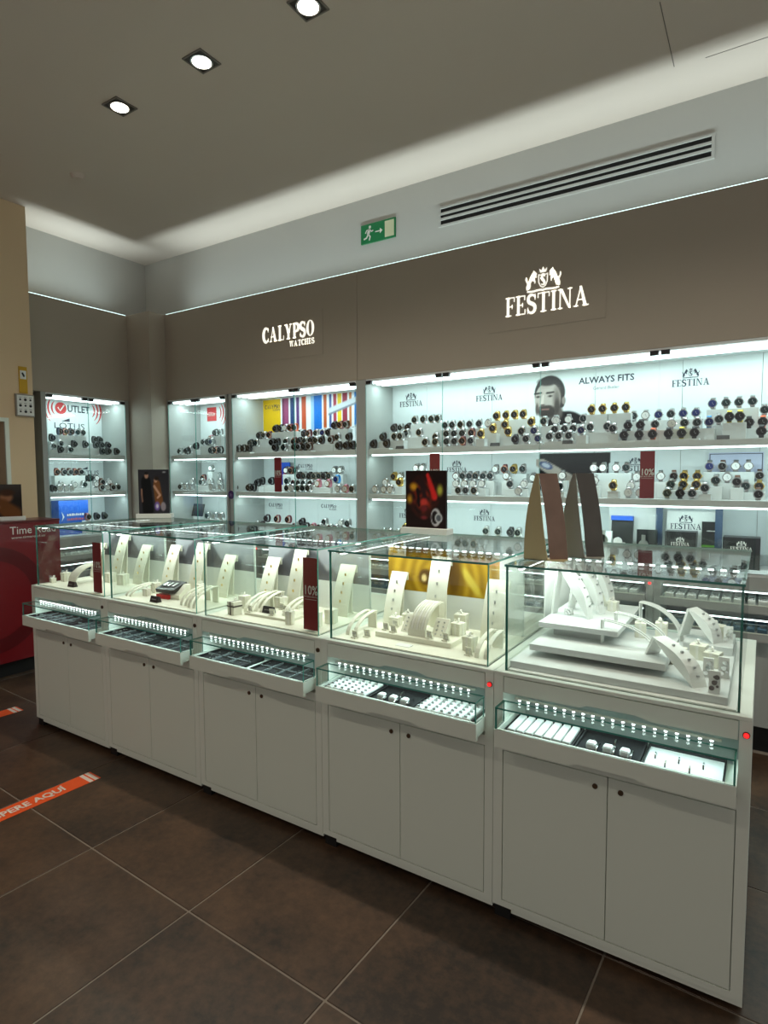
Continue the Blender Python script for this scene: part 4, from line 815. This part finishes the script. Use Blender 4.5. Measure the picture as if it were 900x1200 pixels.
def price(case, x, y, label, z=DZ):
    t = thing('price_card', label, 'price tag', (case*W+x, y, z), 0, 'black price cards'); link('wedge', prism(B(), [(-.014, 0), (.014, 0), (.006, .028), (-.004, .030)], 'x', -.030, .030), PRICEB, t)
    print_lines(t, mat('grey_print', srgb(150, 150, 150)), 0, -.0115, .013, .034, .005).rotation_euler = (-.32, 0, 0)
price(2, .290, .165, 'black price card at centre of middle glass case', .8505); price(1, .325, .075, 'black price card at front of second glass case'); price(0, .285, .085, 'black price card at front of leftmost glass case')
t = thing('jewel_box', 'open black box with red lining in second glass case', 'box', (W+.300, .185, DZ), .1)
link('pedestal', prism(B(), [(-.03, 0), (.05, 0), (.05, .07), (.03, .07), (-.03, .022)], 'x', .02, .09), CREAM, t); link('base', bx(-.055, .03, -.045, .045, 0, .022), mat('red_lining', srgb(190, 40, 40), .6), t)
lid = link('lid', xform(bx(-.062, .062, -.05, .05, 0, .020), Matrix.Translation((0, .01, .045)) @ Matrix.Rotation(.30, 4, 'X')), BOXB, t); g = B()
for q in (-.03, .0, .03): box(g, q-.008, q+.008, -.02, .02, 0, .004)
xform(g, Matrix.Translation((0, .004, .066)) @ Matrix.Rotation(.30, 4, 'X')); link('silver_charms', g, STEEL, lid)
# pictures standing against the back panels
def golden(U, V):
    r = np.hypot((U-.42)*2.9, V-.35); a = np.arctan2(V-.35, (U-.42)*2.9); s = .5+.5*np.sin(r*22+a*1.2+2*np.sin(U*9)); im = canvas(U, (150, 112, 10)); paint(im, s*.75, (196, 156, 40)); paint(im, ell(U, V, .36, .35, .075, .22, .3), (92, 60, 6)); paint(im, ell(U, V, .345, .33, .03, .11, .4), (232, 205, 140)); paint(im, ell(U, V, .76, .35, .05, .5, .5, .25), (214, 186, 70)); paint(im, ell(U, V, .62, .5, .09, .9, .6), (110, 76, 4)); return im
def mountain(U, V):
    im = canvas(U, (150, 152, 158)); paint(im, np.clip((V-.55)*1.4, 0, 1), (176, 178, 182)); n = .05*np.sin(U*40)+.03*np.sin(U*77+1)
    paint(im, np.clip((.20+.80*np.exp(-((U-.36)/.20)**2)-V+n)*9, 0, 1)*.92, (84, 84, 90)); paint(im, np.clip((.24*np.exp(-((U-.80)/.2)**2)+.1-V+n)*9, 0, 1)*.8, (116, 116, 122)); return im
for i in range(4):
    t = thing('backdrop_picture', ['grey mountain picture standing at back of leftmost glass case', 'grey mountain picture standing at back of second glass case', 'grey mountain picture standing at back of middle glass case', 'golden swirl picture standing at the back of its glass case'][i], 'picture', (i*W, .4235, DZ), 0, 'pictures at the back of the glass cases')
    picture('picture', t, .520 if i == 3 else .615, .185, golden if i == 3 else mountain, 80, 30, (.052, -.0035, .132)); link('board', bx(.052, .667, -.003, 0, 0, .317), CREAMW, t)
    lettering('TIME ROAD', .030, mat('pink_ink', srgb(225, 120, 90)) if i == 3 else INK, t, (.500 if i == 3 else .575, -.0045, .270), sx=.9)

# right-hand case: white tray, stepped platforms, arched stands
X5 = 4*W
tag(link('display_tray', bev(bx(2.916, 3.540, .050, .700, DZ, .861), .0012), PADGREY), 'large white tray on the floor of rightmost glass case', 'tray')
def step(x0, x1, y0, y1, z0, z1, bx0, bx1, by, zb, label):
    t = thing('display_step', label, 'platform', (x0, y0, zb)); link('plate', bev(bx(0, x1-x0, 0, y1-y0, z0-zb, z1-zb), .001), PADGREY, t); link('support', bx(bx0-x0, bx1-x0, by-y0, y1-y0-.02, 0, z0-zb), PADGREY, t)
step(2.952, 3.372, .135, .470, .881, .902, 3.02, 3.30, .215, .861, 'lower white platform step in rightmost glass case')
step(2.945, 3.212, .250, .690, .934, .952, 2.985, 3.150, .300, .902, 'upper white platform step carrying tall arched stands')
tag(link('rear_step', bev(bx(3.385, 3.535, .48, .69, .861, .889), .001), PADGREY), 'low white block at rear right of rightmost case', 'platform')
def lens_stand(x, y, z, rz, h, run, back, w_, label, m=CREAMW, fat=.035, bz=0.0):
    t = thing('arched_stand', label, 'stand', (x, y, z), rz, 'arched stands in the rightmost case'); n = 8
    out = [(run*i/n-.0-fat*math.sin(PI*i/n), h*i/n+fat*.5*math.sin(PI*i/n)) for i in range(n+1)]
    link('curved_leg', prism(B(), out+[(run+.004, h), (run*.5+.006, h*.5)], 'x', -w_/2, w_/2), m, t)
    link('straight_leg', prism(B(), [(run-.004, h-.004), (run+.004, h), (run+back+.006, bz), (run+back-.002, bz)], 'x', -w_/2, w_/2), m, t)
    g = B()
    for k in range(5):
        i = 1.5+k*1.2; q = i/n; box(g, -.004, .004, run*q-fat*math.sin(PI*q)-.006, run*q-fat*math.sin(PI*q)-.001, h*q+fat*.5*math.sin(PI*q)-.002, h*q+fat*.5*math.sin(PI*q)+.004)
    link('necklace', g, STEEL, t)
lens_stand(3.092, .385, .952, math.radians(78), .195, .120, .02, .040, 'tall arched stand, front one on the upper platform', fat=.030)
lens_stand(3.112, .480, .952, math.radians(74), .195, .105, .02, .040, 'tall arched stand behind the front one, upper platform', fat=.026)
lens_stand(3.125, .600, .952, math.radians(70), .175, .080, .02, .040, 'slim arched stand at the rear of the upper platform', fat=.020)
lens_stand(3.468, .100, .861, math.radians(48), .104, .167, .030, .050, 'white peaked stand at the right front of rightmost case', fat=.034, bz=.0415)
lens_stand(3.488, .520, .889, math.radians(62), .105, .095, .030, .055, 'white peaked stand at the rear right of rightmost case', fat=.026)
def wire(x, y, z, rz, h, run, label, sw=.006):
    t = thing('bangle_rail', label, 'stand', (x, y, z), rz, 'slim bangle rails'); n = 9
    pts = [(run*(1-math.cos(a)), h*math.sin(a)) for a in np.linspace(0, PI/2, n)]
    for q in (-.010, .010): link('rail', band(B(), pts, q-sw/2, q+sw/2, .003), CREAMW, t)
    link('post', bx(-.013, .013, run-.002, run+.003, 0, h), CREAMW, t)
wire(3.322, .270, .902, math.radians(86), .080, .165, 'slim white bangle rail, front one on the lower platform'); wire(3.350, .360, .902, math.radians(84), .088, .170, 'slim white bangle rail, second one on the lower platform')
wire(3.370, .600, .861, math.radians(80), .125, .150, 'tall white bangle rail behind the lower platform', .022)
for a in ((4, .560, .400, .046, .048, 'white gift box at right middle of rightmost case'), (4, .510, .310, .040, .050, 'white gift box left of the right middle one, rightmost case'), (4, .605, .335, .044, .046, 'white gift box behind crystal rings, rightmost case')): gift_box(*a, z=.861)
for a in ((4, .255, .560, .034, .038, 'small white gift box at rear right of upper platform'), (4, .205, .640, .036, .044, 'small white gift box at the very back, upper platform')): gift_box(*a, z=.952)
gift_box(4, .375, .420, .034, .052, 'white gift box between the bangle rails', z=.902); gift_box(4, .440, .440, .036, .056, 'white gift box at the right end of lower platform', z=.902)
gift_box(4, .600, .610, .046, .044, 'white gift box under the rear peaked stand', z=.889)
def ring_cone(x, y, z, h, label):
    t = thing('ring_holder', label, 'ring stand', (x, y, z), 0, 'ring holders with crystal rings'); link('holder', prism(B(), [(-.018, 0), (.018, 0), (.004, h), (-.004, h)], 'x', -.014, .014), CREAMW, t); g = B()
    for k in range(3):
        cyl(g, (-.006+.006*k, -.020+.004*k, h*(.25+.25*k)), 'y', .007, .004, 10); cyl(g, (.008-.004*k, -.019+.004*k, h*(.35+.2*k)), 'y', .004, .005, 6)
    link('crystal_rings', g, CHROME, t)
for a in ((3.505, .085, .861, .060, 'ring holder with crystal rings at right front corner'), (3.480, .225, .861, .055, 'ring holder with crystal rings, second from the front'), (3.520, .240, .861, .060, 'ring holder with crystal rings beside right glass pane'), (3.517, .560, .889, .055, 'ring holder with crystal rings at rear right corner'), (2.985, .620, .952, .030, 'low ring holder at rear left of upper platform'), (3.005, .420, .952, .022, 'flat ring holder at the left of upper platform')): ring_cone(*a)

# ------------------------------------------------------------------ trays in the pulled-out drawers
def tray(i, x0, x1, m, label, kind):
    t = thing('jewellery_tray', label, 'tray', (i*W, 0, .6565), 0, 'trays in the glass drawers'); y0, y1 = -.056, .090
    link('pad', bx(x0, x1, y0, y1, 0, .006), m, t); rim = B()
    box(rim, x0, x1, y0, y0+.005, .006, .014); box(rim, x0, x1, y1-.005, y1, .006, .014); box(rim, x0, x0+.005, y0+.005, y1-.005, .006, .014); box(rim, x1-.005, x1, y0+.005, y1-.005, .006, .014)
    link('rim', rim, VELVET if kind != 'white' else BLACK, t)
    if kind == 'bars':
        n = 7; s = (x1-x0-.014)/n
        for k in range(n): link('cushion_bar', bev(bx(x0+.009+k*s, x0+.009+(k+.80)*s, y0+.010, y1-.010, .006, .018), .002), CREAMW, t)
    elif kind == 'rolls':
        nx = max(2, int((x1-x0)/.030))
        for k in range(nx):
            s = (x1-x0-.012)/nx; link('ring_roll', bev(bx(x0+.006+k*s, x0+.006+(k+.88)*s, y0+.007, y1-.007, .006, .017), .003), CREAMW, t)
        g = B()
        for k in range(nx):
            for j in range(5): box(g, x0+.010+k*s, x0+.020+k*s, y0+.016+j*.024, y0+.021+j*.024, .017, .023)
        link('rings', g, STEEL, t)['kind'] = 'stuff'
    elif kind == 'compart':
        nx = max(2, int((x1-x0)/.07)); g = B()
        for k in range(1, nx): box(g, x0+(x1-x0)*k/nx-.0015, x0+(x1-x0)*k/nx+.0015, y0+.005, y1-.005, .006, .014)
        box(g, x0+.005, x1-.005, .012, .015, .006, .014); link('dividers', g, mat('grey_divider', srgb(120, 128, 128), .5), t)
        g = B(); rr_ = random.Random(i*7+int(x0*100))
        for k in range(int((x1-x0)*110)):
            px, py = rr_.uniform(x0+.012, x1-.018), rr_.uniform(y0+.012, y1-.016); a = rr_.uniform(.004, .012); box(g, px, px+a, py, py+rr_.uniform(.004, .012), .006, .012)
        link('silver_pieces', g, CHROME, t)['kind'] = 'stuff'
    elif kind == 'pad3':
        for k in range(3):
            px = x0+.03+k*(x1-x0-.04)/3; link('cushion', bev(bx(px, px+.026, y0+.02, y0+.05, .006, .026), .004), CREAMW, t)
            bm = band(B(), [(-.02+.03*math.cos(a), .008+.012*math.sin(a)) for a in np.linspace(0, PI, 8)], px+.030, px+.034, .002); link('bracelet', bm, CHROME, t)
        b = band(B(), [(.03+.02*math.cos(a), .008+.016*math.sin(a)) for a in np.linspace(0, PI, 8)], x0+.10, x0+.104, .002); link('bracelet', b, CHROME, t)
    elif kind == 'white':
        for k in range(5):
            px, py = x0+.025+k*(x1-x0-.05)/5, (-.02 if k % 2 else .02); bm = band(B(), [(py+.012*math.cos(a), .006+.013*math.sin(a)) for a in np.linspace(0, PI, 8)], px, px+.004, .002); link('ring', bm, CHROME, t)
WPAD = mat('white_pad', srgb(235, 238, 236), .6)
tray(4, .055, .270, VELVET, 'black tray of seven white cushion bars in nearest drawer', 'bars'); tray(4, .274, .455, VELVET, 'black velvet pad with bracelets in nearest drawer', 'pad3'); tray(4, .460, .662, WPAD, 'white ring pad with black rim in nearest drawer', 'white')
tray(3, .055, .250, VELVET, 'white ring roll tray at left of fourth drawer', 'rolls'); tray(3, .255, .440, VELVET, 'black velvet pad with bracelets in fourth drawer', 'pad3'); tray(3, .445, .665, VELVET, 'white ring roll tray at right of fourth drawer', 'rolls')
tray(2, .055, .330, VELVET, 'black tray of silver pieces at left of middle drawer', 'compart'); tray(2, .375, .665, VELVET, 'divided black tray of silver pieces at right of middle drawer', 'compart')
tray(1, .055, .390, VELVET, 'long black tray of silver pieces in second drawer', 'compart'); tray(1, .430, .665, VELVET, 'shorter divided black tray at right of second drawer', 'compart')
tray(0, .055, .420, VELVET, 'long black tray of silver pieces in leftmost drawer', 'compart'); tray(0, .450, .665, VELVET, 'shorter divided black tray at right of leftmost drawer', 'compart')

# ------------------------------------------------------------------ posters and stands on top of the glass cases
def redwatch(U, V):
    im = canvas(U, (30, 14, 12)); N = vnoise(U, V, 5, 1)
    paint(im, ell(U, V, .45, .55, .42, .42, .9)*N, (205, 52, 22)); paint(im, ell(U, V, .20, .72, .14, .10, .7), (210, 150, 30)); paint(im, ell(U, V, .10, .50, .10, .12, .8), (190, 140, 30)); paint(im, ell(U, V, .85, .66, .10, .14, .7), (190, 190, 70))
    paint(im, seg(U, V, (.55, .92), (.72, .55), .05, .09, .5), (220, 40, 36)); paint(im, seg(U, V, (.40, .80), (.48, .55), .10, .07, .6), (40, 22, 24)); paint(im, ell(U, V, .46, .45, .14, .09, .6), (200, 60, 50)); paint(im, ell(U, V, .46, .34, .11, .07, .5), (110, 30, 34)); paint(im, ell(U, V, .46, .18, .12, .05, .7), (130, 40, 44)); paint(im, seg(U, V, (.30, .66), (.34, .40), .05, .04, .5), (20, 12, 14))
    paint(im, ell(U, V, .75, .19, .13, .17, .15), (200, 200, 205)); paint(im, ell(U, V, .73, .19, .09, .125, .2), (30, 20, 22)); paint(im, ell(U, V, .82, .18, .10, .095, .2), (205, 208, 212)); paint(im, ell(U, V, .82, .18, .07, .066, .3), (90, 96, 104)); return im
def couple(U, V):
    im = canvas(U, (44, 44, 50)); paint(im, np.clip(1-V*1.2, 0, 1)*.25, (60, 60, 70))
    paint(im, seg(U, V, (.25, .72), (.30, .10), .17, .20, .2), (12, 12, 14)); paint(im, ell(U, V, .27, .86, .075, .075, .3), (170, 130, 110)); paint(im, ell(U, V, .27, .915, .08, .04, .4), (24, 18, 16)); paint(im, seg(U, V, (.10, .55), (.12, .28), .03, .03, .5), (150, 112, 92))
    paint(im, seg(U, V, (.60, .66), (.66, .30), .13, .15, .25), (120, 76, 40)); paint(im, ell(U, V, .57, .765, .07, .07, .3), (196, 152, 128)); paint(im, ell(U, V, .60, .80, .10, .06, .4), (40, 28, 22)); paint(im, seg(U, V, (.52, .62), (.70, .42), .04, .035, .4), (196, 152, 128)); paint(im, seg(U, V, (.70, .42), (.62, .36), .035, .03, .4), (196, 152, 128))
    paint(im, ell(U, V, .60, .17, .10, .12, .3), (120, 96, 170)); paint(im, ell(U, V, .80, .16, .10, .12, .3), (150, 140, 150)); paint(im, ell(U, V, .60, .17, .05, .06, .4), (210, 205, 220)); paint(im, ell(U, V, .85, .94, .08, .02, .5), (150, 150, 155)); return im
def woman(U, V):
    im = canvas(U, (34, 28, 26)); paint(im, np.clip(V*1.2-.6, 0, 1), (90, 84, 80)); paint(im, ell(U, V, .62, .60, .20, .20, .4), (150, 104, 74)); paint(im, ell(U, V, .64, .74, .24, .14, .5), (70, 42, 26)); paint(im, seg(U, V, (.5, .35), (.75, .1), .25, .3, .4), (110, 66, 30)); paint(im, ell(U, V, .35, .30, .14, .1, .5), (170, 125, 95)); return im
def poster(label, fn, w_, h_, loc, rz, nx=44, ny=60, text=None):
    t = thing('counter_poster', label, 'poster', loc, rz, 'small standing posters')
    link('base', bev(bx(-w_/2-.012, w_/2+.02, -.035, .035, 0, .028), .001), CREAMW, t); link('board', bx(-w_/2, w_/2, .0, .012, .028, .028+h_), BLACK, t); picture('picture', t, w_, h_, fn, nx, ny, (-w_/2, -.001, .028)); return t
poster('dark red poster with a silver watch on fourth glass case', redwatch, .222, .278, (2.222, .745, 1.185), 0)
poster('black poster of a couple with watches on leftmost glass case', couple, .200, .298, (.125, .760, 1.185), math.radians(38))
poster('poster of a brown haired woman on the red desk', woman, .26, .24, (-1.155, .39, 1.141), math.radians(62))
MIRB = mat('brown_mirror', srgb(150, 122, 106), .2, .25, .35, 9); MIRD = mat('dark_mirror', srgb(100, 96, 90), .2, .3, .30, 9); BEI = mat('beige_card', srgb(196, 180, 136), .5, 0, .04, 10); GRYC = mat('grey_card', srgb(150, 148, 138), .5, 0, .04, 10)
def top_stand(label, x, y, cheek, strip, s=1.0):
    t = thing('strap_stand', label, 'stand', (x, y, 1.1845), 0, 'tall stands on the rightmost glass case'); h = .292*s; n = 8
    L = [(-.052+.038*(i/n)**2.4, h*i/n) for i in range(n+1)]
    R = [(.030-.036*(i/n)**.8, h*i/n) for i in range(n, -1, -1)]
    link('cheek', prism(B(), L+R, 'y', -.003, .003), cheek, t)
    # the glossy face leaves the edge of the cheek towards the back right and bows outwards
    m = B(); rows = []
    for i in range(n+1):
        f = i/n; x0 = .034-.040*f**.8+.008*math.sin(PI*f); x1 = x0+.052; y0 = .012-.010*f; y1 = y0+.034
        rows.append([m.verts.new(q) for q in ((x0, y0, h*f), (x1, y1, h*f), (x1-.002, y1+.004, h*f), (x0-.002, y0+.004, h*f))])
    for a, b in zip(rows[:-1], rows[1:]):
        for k in range(4): m.faces.new((a[k], a[(k+1) % 4], b[(k+1) % 4], b[k]))
    m.faces.new(rows[0][::-1]); m.faces.new(rows[-1]); bmesh.ops.recalc_face_normals(m, faces=m.faces[:]); link('face', m, strip, t)
    link('foot', bx(-.050, .085, -.003, .05, -.0005, .003), cheek, t)
top_stand('tall beige stand with glossy brown face on rightmost glass case', 2.972, .165, BEI, MIRB); top_stand('tall grey stand with glossy dark face on rightmost glass case', 3.062, .290, GRYC, MIRD)

# ------------------------------------------------------------------ red desk, wall signs, floor stickers
t = thing('reception_desk', 'glossy red desk with white lettering at left edge', 'desk', (-1.0, 0, 0))
link('body', bx(-.295, 0, -2.2, .728, .113, 1.125), REDDESK, t); link('top', bev(bx(-.297, .004, -2.2, .732, 1.125, 1.140), .002), REDDARK, t); link('plinth', bx(-.28, -.05, -2.2, .70, 0, .113), PLINTH, t)
m = B(); vstroke(m, [(.22+.34*math.cos(a), .58+.34*math.sin(a)) for a in np.linspace(0, 2*PI, 40)], lambda q: .10); o = link('ring_emblem', m, REDDARK, t); o.rotation_euler = (0, 0, PI/2); o.location = (.0015, 0, 0)
o = lettering('Time Road', .082, WINK, t, (.002, .365, 1.045), 'LEFT', rz=PI/2, sx=.92); o = lettering('www.timeroad.es', .026, WINK, t, (.002, .375, 1.012), 'LEFT', rz=PI/2, sx=1.3)
t = thing('icon_board', 'small white framed board with rows of black icons', 'sign', (-1.30, .585, 1.935), PI/2); link('frame', bx(0, .138, -.022, 0, 0, .170), mat('board_grey', srgb(150, 146, 138), .5), t); link('face', bx(.008, .130, -.024, -.022, .008, .162), CREAMW, t); g = B()
for r in range(3):
    for c_ in range(3): cyl(g, (.030+.038*c_, -.0255, .036+.046*r), 'y', .011 if (r+c_) % 2 else .008, .001, 8); box(g, .020+.038*c_, .040+.038*c_, -.0255, -.0245, .052+.046*r, .055+.046*r)
link('icons', g, BLACK, t)
t = thing('yellow_notice', 'narrow yellow notice with white square above icon board', 'sign', (-1.30, .622, 2.115), PI/2); link('sheet', bx(0, .062, -.006, 0, 0, .205), mat('yellow_print', srgb(205, 160, 30), .5), t); link('label_square', bx(.008, .054, -.0075, -.006, .11, .175), CREAMW, t)
m = B(); polyface(m, [(.018, .155), (.03, .162), (.044, .135), (.036, .122), (.028, .132)]); link('pictogram', m, BLACK, t).location = (0, -.0082, 0)
def tape(x, y1, y0, label, rot):
    t = thing('floor_sticker', label, 'sticker', (x, y1, 0), rot, 'orange queue stickers'); L = y1-y0
    link('strip', bx(-.05, .05, -L, 0, 0, .0012), ORANGE, t)
    for a in (-.055, -.028): link('white_bar', bx(-.05, .05, a, a+.018, .0012, .0018), WVINYL, t); link('white_bar', bx(-.05, .05, -L-a-.018, -L-a, .0012, .0018), WVINYL, t)
    o = lettering('ESPERE AQUÍ', .062, WVINYL, t, (.021, -.150, .0022), 'RIGHT', bold=.0018, sx=.92); o.rotation_euler = (-PI/2, 0, PI/2)
tape(.868, -.168, -.98, 'orange floor sticker with white lettering nearest the camera', -.045); tape(-.333, .065, -.75, 'orange floor sticker farther off beside the red desk', -.045)
